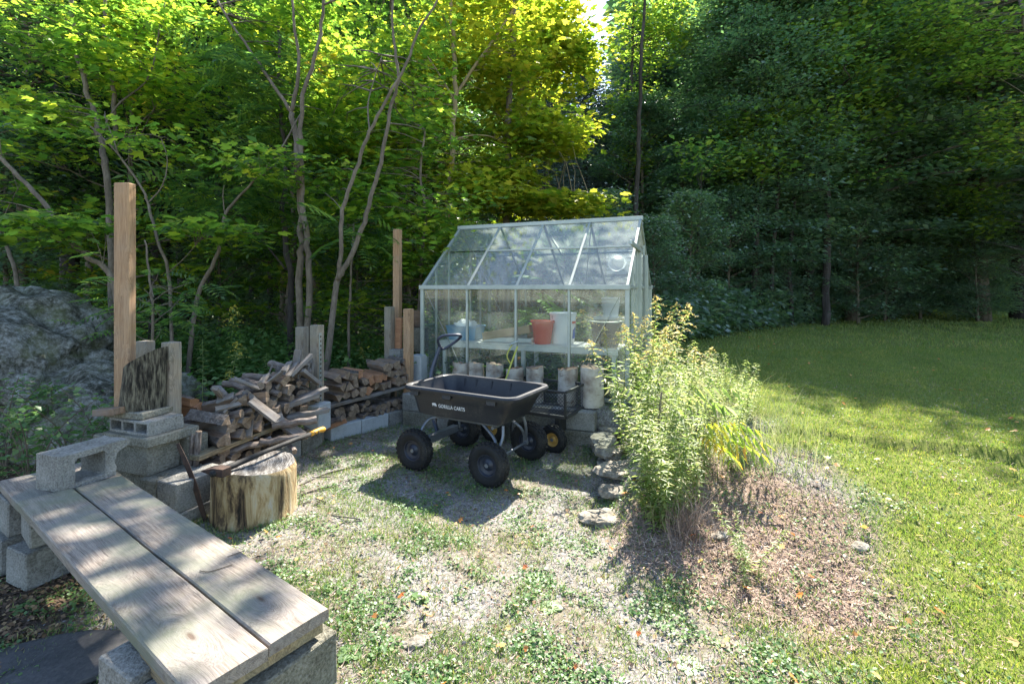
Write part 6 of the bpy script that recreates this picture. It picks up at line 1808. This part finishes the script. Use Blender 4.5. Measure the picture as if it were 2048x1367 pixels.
putrod(1, 1.02, 4.7, .8, 'goldenrod with a tan plume in front of the greenhouse right post', GR1)
cnt = 0
spots = []
for i in range(125):
    y = rng.uniform(3.0, 5.5); xl = np.interp(y, [3, 3.5, 4.2, 5.3], [.98, .88, .90, 1.12]); xr = np.interp(y, [3, 3.4, 4.2, 4.8, 5.5], [1.2, 1.65, 2.1, 2.35, 2.5])
    x = rng.uniform(xl, xr); edge = (x - xl) / (xr - xl)
    hs = 1.0 if y > 3.7 else .82
    k = rng.choice([0, 2, 1, 3, 2, 1] if edge < .5 and y > 3.7 else [2, 3, 2, 2, 3])
    spots.append((0 if y < 3.7 else (1 if y < 4.5 else 2), x / y, k, x, y, rng.uniform(.8, 1.12) * hs * (1 - .42 * edge)))
spots.sort(key=lambda t: t[:2]); cn = {}
def ordn(i):
    tens = ['', '', 'twenty', 'thirty', 'forty', 'fifty', 'sixty', 'seventy', 'eighty', 'ninety', 'hundred', 'hundred ten', 'hundred twenty']
    return ORD[i] if i < 20 else (tens[min((i + 1) // 10, 12)] + ' ' + (ORD[(i + 1) % 10 - 1] if (i + 1) % 10 else 'even'))
for rw, _, k, x, y, sc_ in spots:
    i = cn.get(rw, 0); cn[rw] = i + 1
    putrod(k, x, y, sc_, ['tall plumed', 'plumed', 'leafy', 'short leafy'][k] + f' goldenrod, {ordn(i)} from the left in the {["front", "middle", "back"][rw]} third of the clump', GR1)
# plants behind the rack
GR2 = 'goldenrod plants behind the firewood rack'
for i, (px, D, s, k, lab) in enumerate([(455, 5.6, 1.45, 4, 'tall yellow flowered goldenrod behind the left bay'), (410, 5.2, 1.2, 2, 'tall narrow leaved stem left of the yellow flowered goldenrod'), (440, 5.0, 1.1, 2, 'narrow leaved stem just left of the yellow flowered goldenrod'), (500, 5.3, 1.0, 4, 'goldenrod right of the tall yellow flowered one'), (380, 4.9, .9, 4, 'goldenrod close behind the short square post'), (470, 4.9, .8, 4, 'low yellow flowered goldenrod behind the crest of the left pile'), (540, 5.6, .9, 2, 'leafy stem behind the left bay near the middle posts'), (350, 5.0, .95, 2, 'leafy stem behind the two short posts'), (690, 6.0, .8, 2, 'leafy stem behind the right bay'), (740, 6.4, .8, 4, 'goldenrod behind the far end of the right bay')]):
    x = (px - 1024) / FOC * D; putrod(k, x, D, s, lab, GR2)
# clump in front and others on the garden bed
for i in range(16):
    a = rng.uniform(0, 6.28); r_ = rng.uniform(0, .13); putrod(rng.choice([2, 3]), .88 + math.cos(a) * r_, 2.98 + math.sin(a) * r_, rng.uniform(.55, .8), f'bright leafy stem, {ordw(i)} in the small clump in front of the flat stones', 'stems of the front clump')
for i in range(5):
    a = rng.uniform(0, 6.28); r_ = rng.uniform(0, .1); putrod(3, 1.22 + math.cos(a) * r_, 2.55 + math.sin(a) * r_, rng.uniform(.4, .6), f'light green seedling, {ordw(i)} of the little clump on the garden bed', 'stems of the little clump on the bed')
# sumac sapling with yellow and orange leaves
DROOP = _droop()
def sumac(lab, base, fr, seed, mat):
    rng = random.Random(seed); r = thing('sumac_sapling', lab, 'plant', base)
    mb = MB(); mb.tube([(0, 0, -.03), (.01, 0, .25), (.03, .0, .45)], .007, 6); mb.build('stem', M['bark_smooth'], r, True)
    for az, el, L_, h in fr:
        c = np.array([(.02, 0, h)]); T = np.array([(math.cos(az), math.sin(az), el)]); V, Fa = emit(*DROOP, c, T, np.array([(-math.cos(az) * el, -math.sin(az) * el, 1.0)]), np.array([L_])); npmesh('frond', V, Fa, mat, parent=r)
sumac('sumac sapling with yellow and orange arching leaves at the edge of the bed', (1.30, 3.45, gzf(1.30, 3.45)), [(.35, .35, .36, .30), (-.25, .15, .42, .30), (-.75, .15, .42, .28), (-1.3, .1, .36, .28), (.1, -.1, .34, .24), (-.5, .35, .36, .33)], 1, M['l_sumac'])
sumac('green sumac sapling with drooping leaflets beside the goldenrod', (1.12, 3.72, gzf(1.12, 3.72)), [(-.3, .5, .5, .42), (-.9, .4, .5, .4), (.4, .6, .45, .42), (-1.6, .3, .45, .4), (2.4, .4, .4, .4)], 2, M['l_rod'])
# tall dry grass stems on the right of the clump
n = 1000; y = NR.uniform(3.3, 6.0, n); x = NR.uniform(0, 1, n) ** .8 * 1.15 + np.interp(y, [3, 4, 5.4], [1.0, 1.35, 1.5]); T, N = upright(n, .6); s = NR.uniform(.5, 1.2, n)
scatter('tall_grass', M['tallgrass'], BLADE5, x, y, np.stack([.0045 * s, .36 * s, .5 * s], 1), 0, T, N, lab='tall dry grass growing on the lawn side of the goldenrod')
n = 260; a = NR.uniform(0, 6.28, n); r_ = NR.uniform(0, .2, n); x = 1.02 + r_ * np.cos(a); y = 2.85 + r_ * np.sin(a); T, N = upright(n, .8); s = NR.uniform(.5, 1.2, n)
scatter('tall_grass', M['straw'], BLADE5, x, y, np.stack([.003 * s, .24 * s, .3 * s], 1), 0, T, N, lab='tuft of grey dry stems on the garden bed')
# shrub in front of the boulder
def shrub(lab, base, stems, seed, ls=.055, nleaf=36):
    rng = random.Random(seed); r = thing('shrub', lab, 'shrub', base); mb = MB(); C = []; T = []
    for _ in range(stems):
        a = rng.uniform(0, 6.28); h = rng.uniform(.35, .8); sp_ = rng.uniform(.15, .55)
        c = spl([Vector((0, 0, -.03)), Vector((math.cos(a) * sp_ * .3, math.sin(a) * sp_ * .3, h * .6)), Vector((math.cos(a) * sp_, math.sin(a) * sp_, h))], 5)
        mb.tube(c, [.006 * (1 - .7 * i / len(c)) for i in range(len(c))], 5)
        for i in range(nleaf):
            f = rng.uniform(.3, 1) * (len(c) - 1); k = min(int(f), len(c) - 2); p = c[k].lerp(c[k + 1], f - k); b_ = rng.uniform(0, 6.28); q = rng.uniform(.0, .10)
            C.append((p.x + math.cos(b_) * q, p.y + math.sin(b_) * q, p.z + rng.uniform(-.03, .04))); T.append((math.cos(b_), math.sin(b_), rng.uniform(-.3, .3)))
    mb.build('stems', M['bark_smooth'], r)
    n = len(C); N = np.stack([NR.normal(0, .4, n), NR.normal(0, .4, n), np.ones(n)], 1); V, Fa = emit(*DIAMOND, np.array(C), np.array(T), N, NR.uniform(.6, 1.2, n) * ls); npmesh('leaves', V, Fa, M['l_weed'], parent=r)
for i, (px, D, st_, lab) in enumerate([(60, 3.5, 9, 'light leaved shrub left of the concrete block in front of the boulder'), (150, 3.75, 9, 'light leaved shrub right above the concrete block on the bench'), (10, 4.1, 9, 'light leaved shrub at the left edge of the photo'), (205, 3.9, 6, 'small shrub just left of the tall post'), (100, 4.5, 8, 'shrub growing against the face of the boulder')]):
    x = (px - 1024) / FOC * D; shrub(lab, (x, D, gzf(x, D)), st_, i, .058)
# sprout on the stacked branches
sumac_s = frond_plant('seedling', 'small green seedling sprouting from the wood under the left shelf', (*P(585, 868, 4.2).xy, .28), .08, 7, .11, M['l_rod'], 9)
# maple leaf on the ground at the left, bigger weeds on the gravel
def rosette(lab, px, py, n, ls, seed):
    D = 1479.5 / (py - 575); p = P(px, py, D); rng = random.Random(seed); a = np.array([i * 2.4 for i in range(n)])
    C = np.stack([.01 * np.cos(a), .01 * np.sin(a), np.full(n, .006)], 1); T = np.stack([np.cos(a), np.sin(a), NR.uniform(.1, .6, n)], 1); N = np.tile([0, 0, 1.0], (n, 1)); V, Fa = emit(*ROUND, C, T, N, NR.uniform(.6, 1.1, n) * ls)
    o = npmesh('weed_rosette', V, Fa, M['l_weed']); o.location = (p.x, p.y, gzf(p.x, p.y)); tag(o, lab, 'weed', 'broad leaved weeds in the yard')
for i, (px, py, n, ls, lab) in enumerate([(1100, 1060 + 160, 9, .05, 'broad weed rosette in the middle of the near gravel'), (820, 1010 + 20, 8, .05, 'weed rosette in front of the cart shadow'), (1070, 1215 - 60, 8, .055, 'weed rosette up the gravel from the middle one'), (700, 1310, 8, .06, 'weed rosette right of the bench corner'), (655, 1335, 7, .05, 'weed rosette touching the block under the bench'), (1380, 1325, 9, .05, 'weed rosette at the near edge of the garden bed'), (840, 1200, 7, .045, 'small weed rosette left of the centre of the gravel'), (50, 1215, 5, .05, 'lone broad weed on the dark flagstone')]):
    rosette(lab, px, py, n, ls, i)
# twigs
def twig(lab, pts, r_=.003, mat='bark_smooth'):
    mb = MB(); mb.tube(spl([Vector(p) for p in pts], 3), r_, 5); tag(mb.build('twig', M[mat]), lab, 'twig', 'fallen twigs')
def gp_(px, py, dz=.01):
    D = 1479.5 / (py - 575); p = P(px, py, D); return (p.x, p.y, gzf(p.x, p.y) + dz)
def bp_(px, py, z=BZ + .004):
    D = (EYE - z) * FOC / (py - 575); p = P(px, py, D); return (p.x, p.y, z)
twig('thin forked twig lying on the right plank of the bench', [bp_(400, 1140), bp_(420, 1142), bp_(465, 1128)], .0018)
twig('straight grey twig on the right plank of the bench', [bp_(455, 1112), bp_(490, 1100)], .0018)
twig('fallen stick left of the chopping block shadow', [gp_(560, 1010), gp_(620, 990), gp_(680, 975)], .005, 'bark')
twig('long stick lying in the grass right of the chopping block', [gp_(600, 975), gp_(650, 950), gp_(700, 940)], .006, 'bark')
twig('pale stick under the bench in the dark', [gp_(130, 1180), gp_(170, 1150)], .004)
twig('reddish stick under the bench by the moss', [gp_(195, 1290), gp_(218, 1235)], .003)
twig('long thin stalk on the garden bed at the right', [gp_(1290, 1175), gp_(1200, 1195), gp_(1150, 1190)], .002)
rng = random.Random(8)
for i in range(14):
    x = -1.9 + 1.3 * i / 13; y = rng.uniform(3.0, 4.9)
    a = rng.uniform(-.6, .6); L_ = rng.uniform(.08, .22); twig(f'thin dark stick, {ordw(i)} in the bark litter between the stump and the rack', [(x, y, gzf(x, y) + .008), (x + L_ * math.cos(a), y + L_ * math.sin(a), gzf(x, y) + .012)], .004, 'bark')
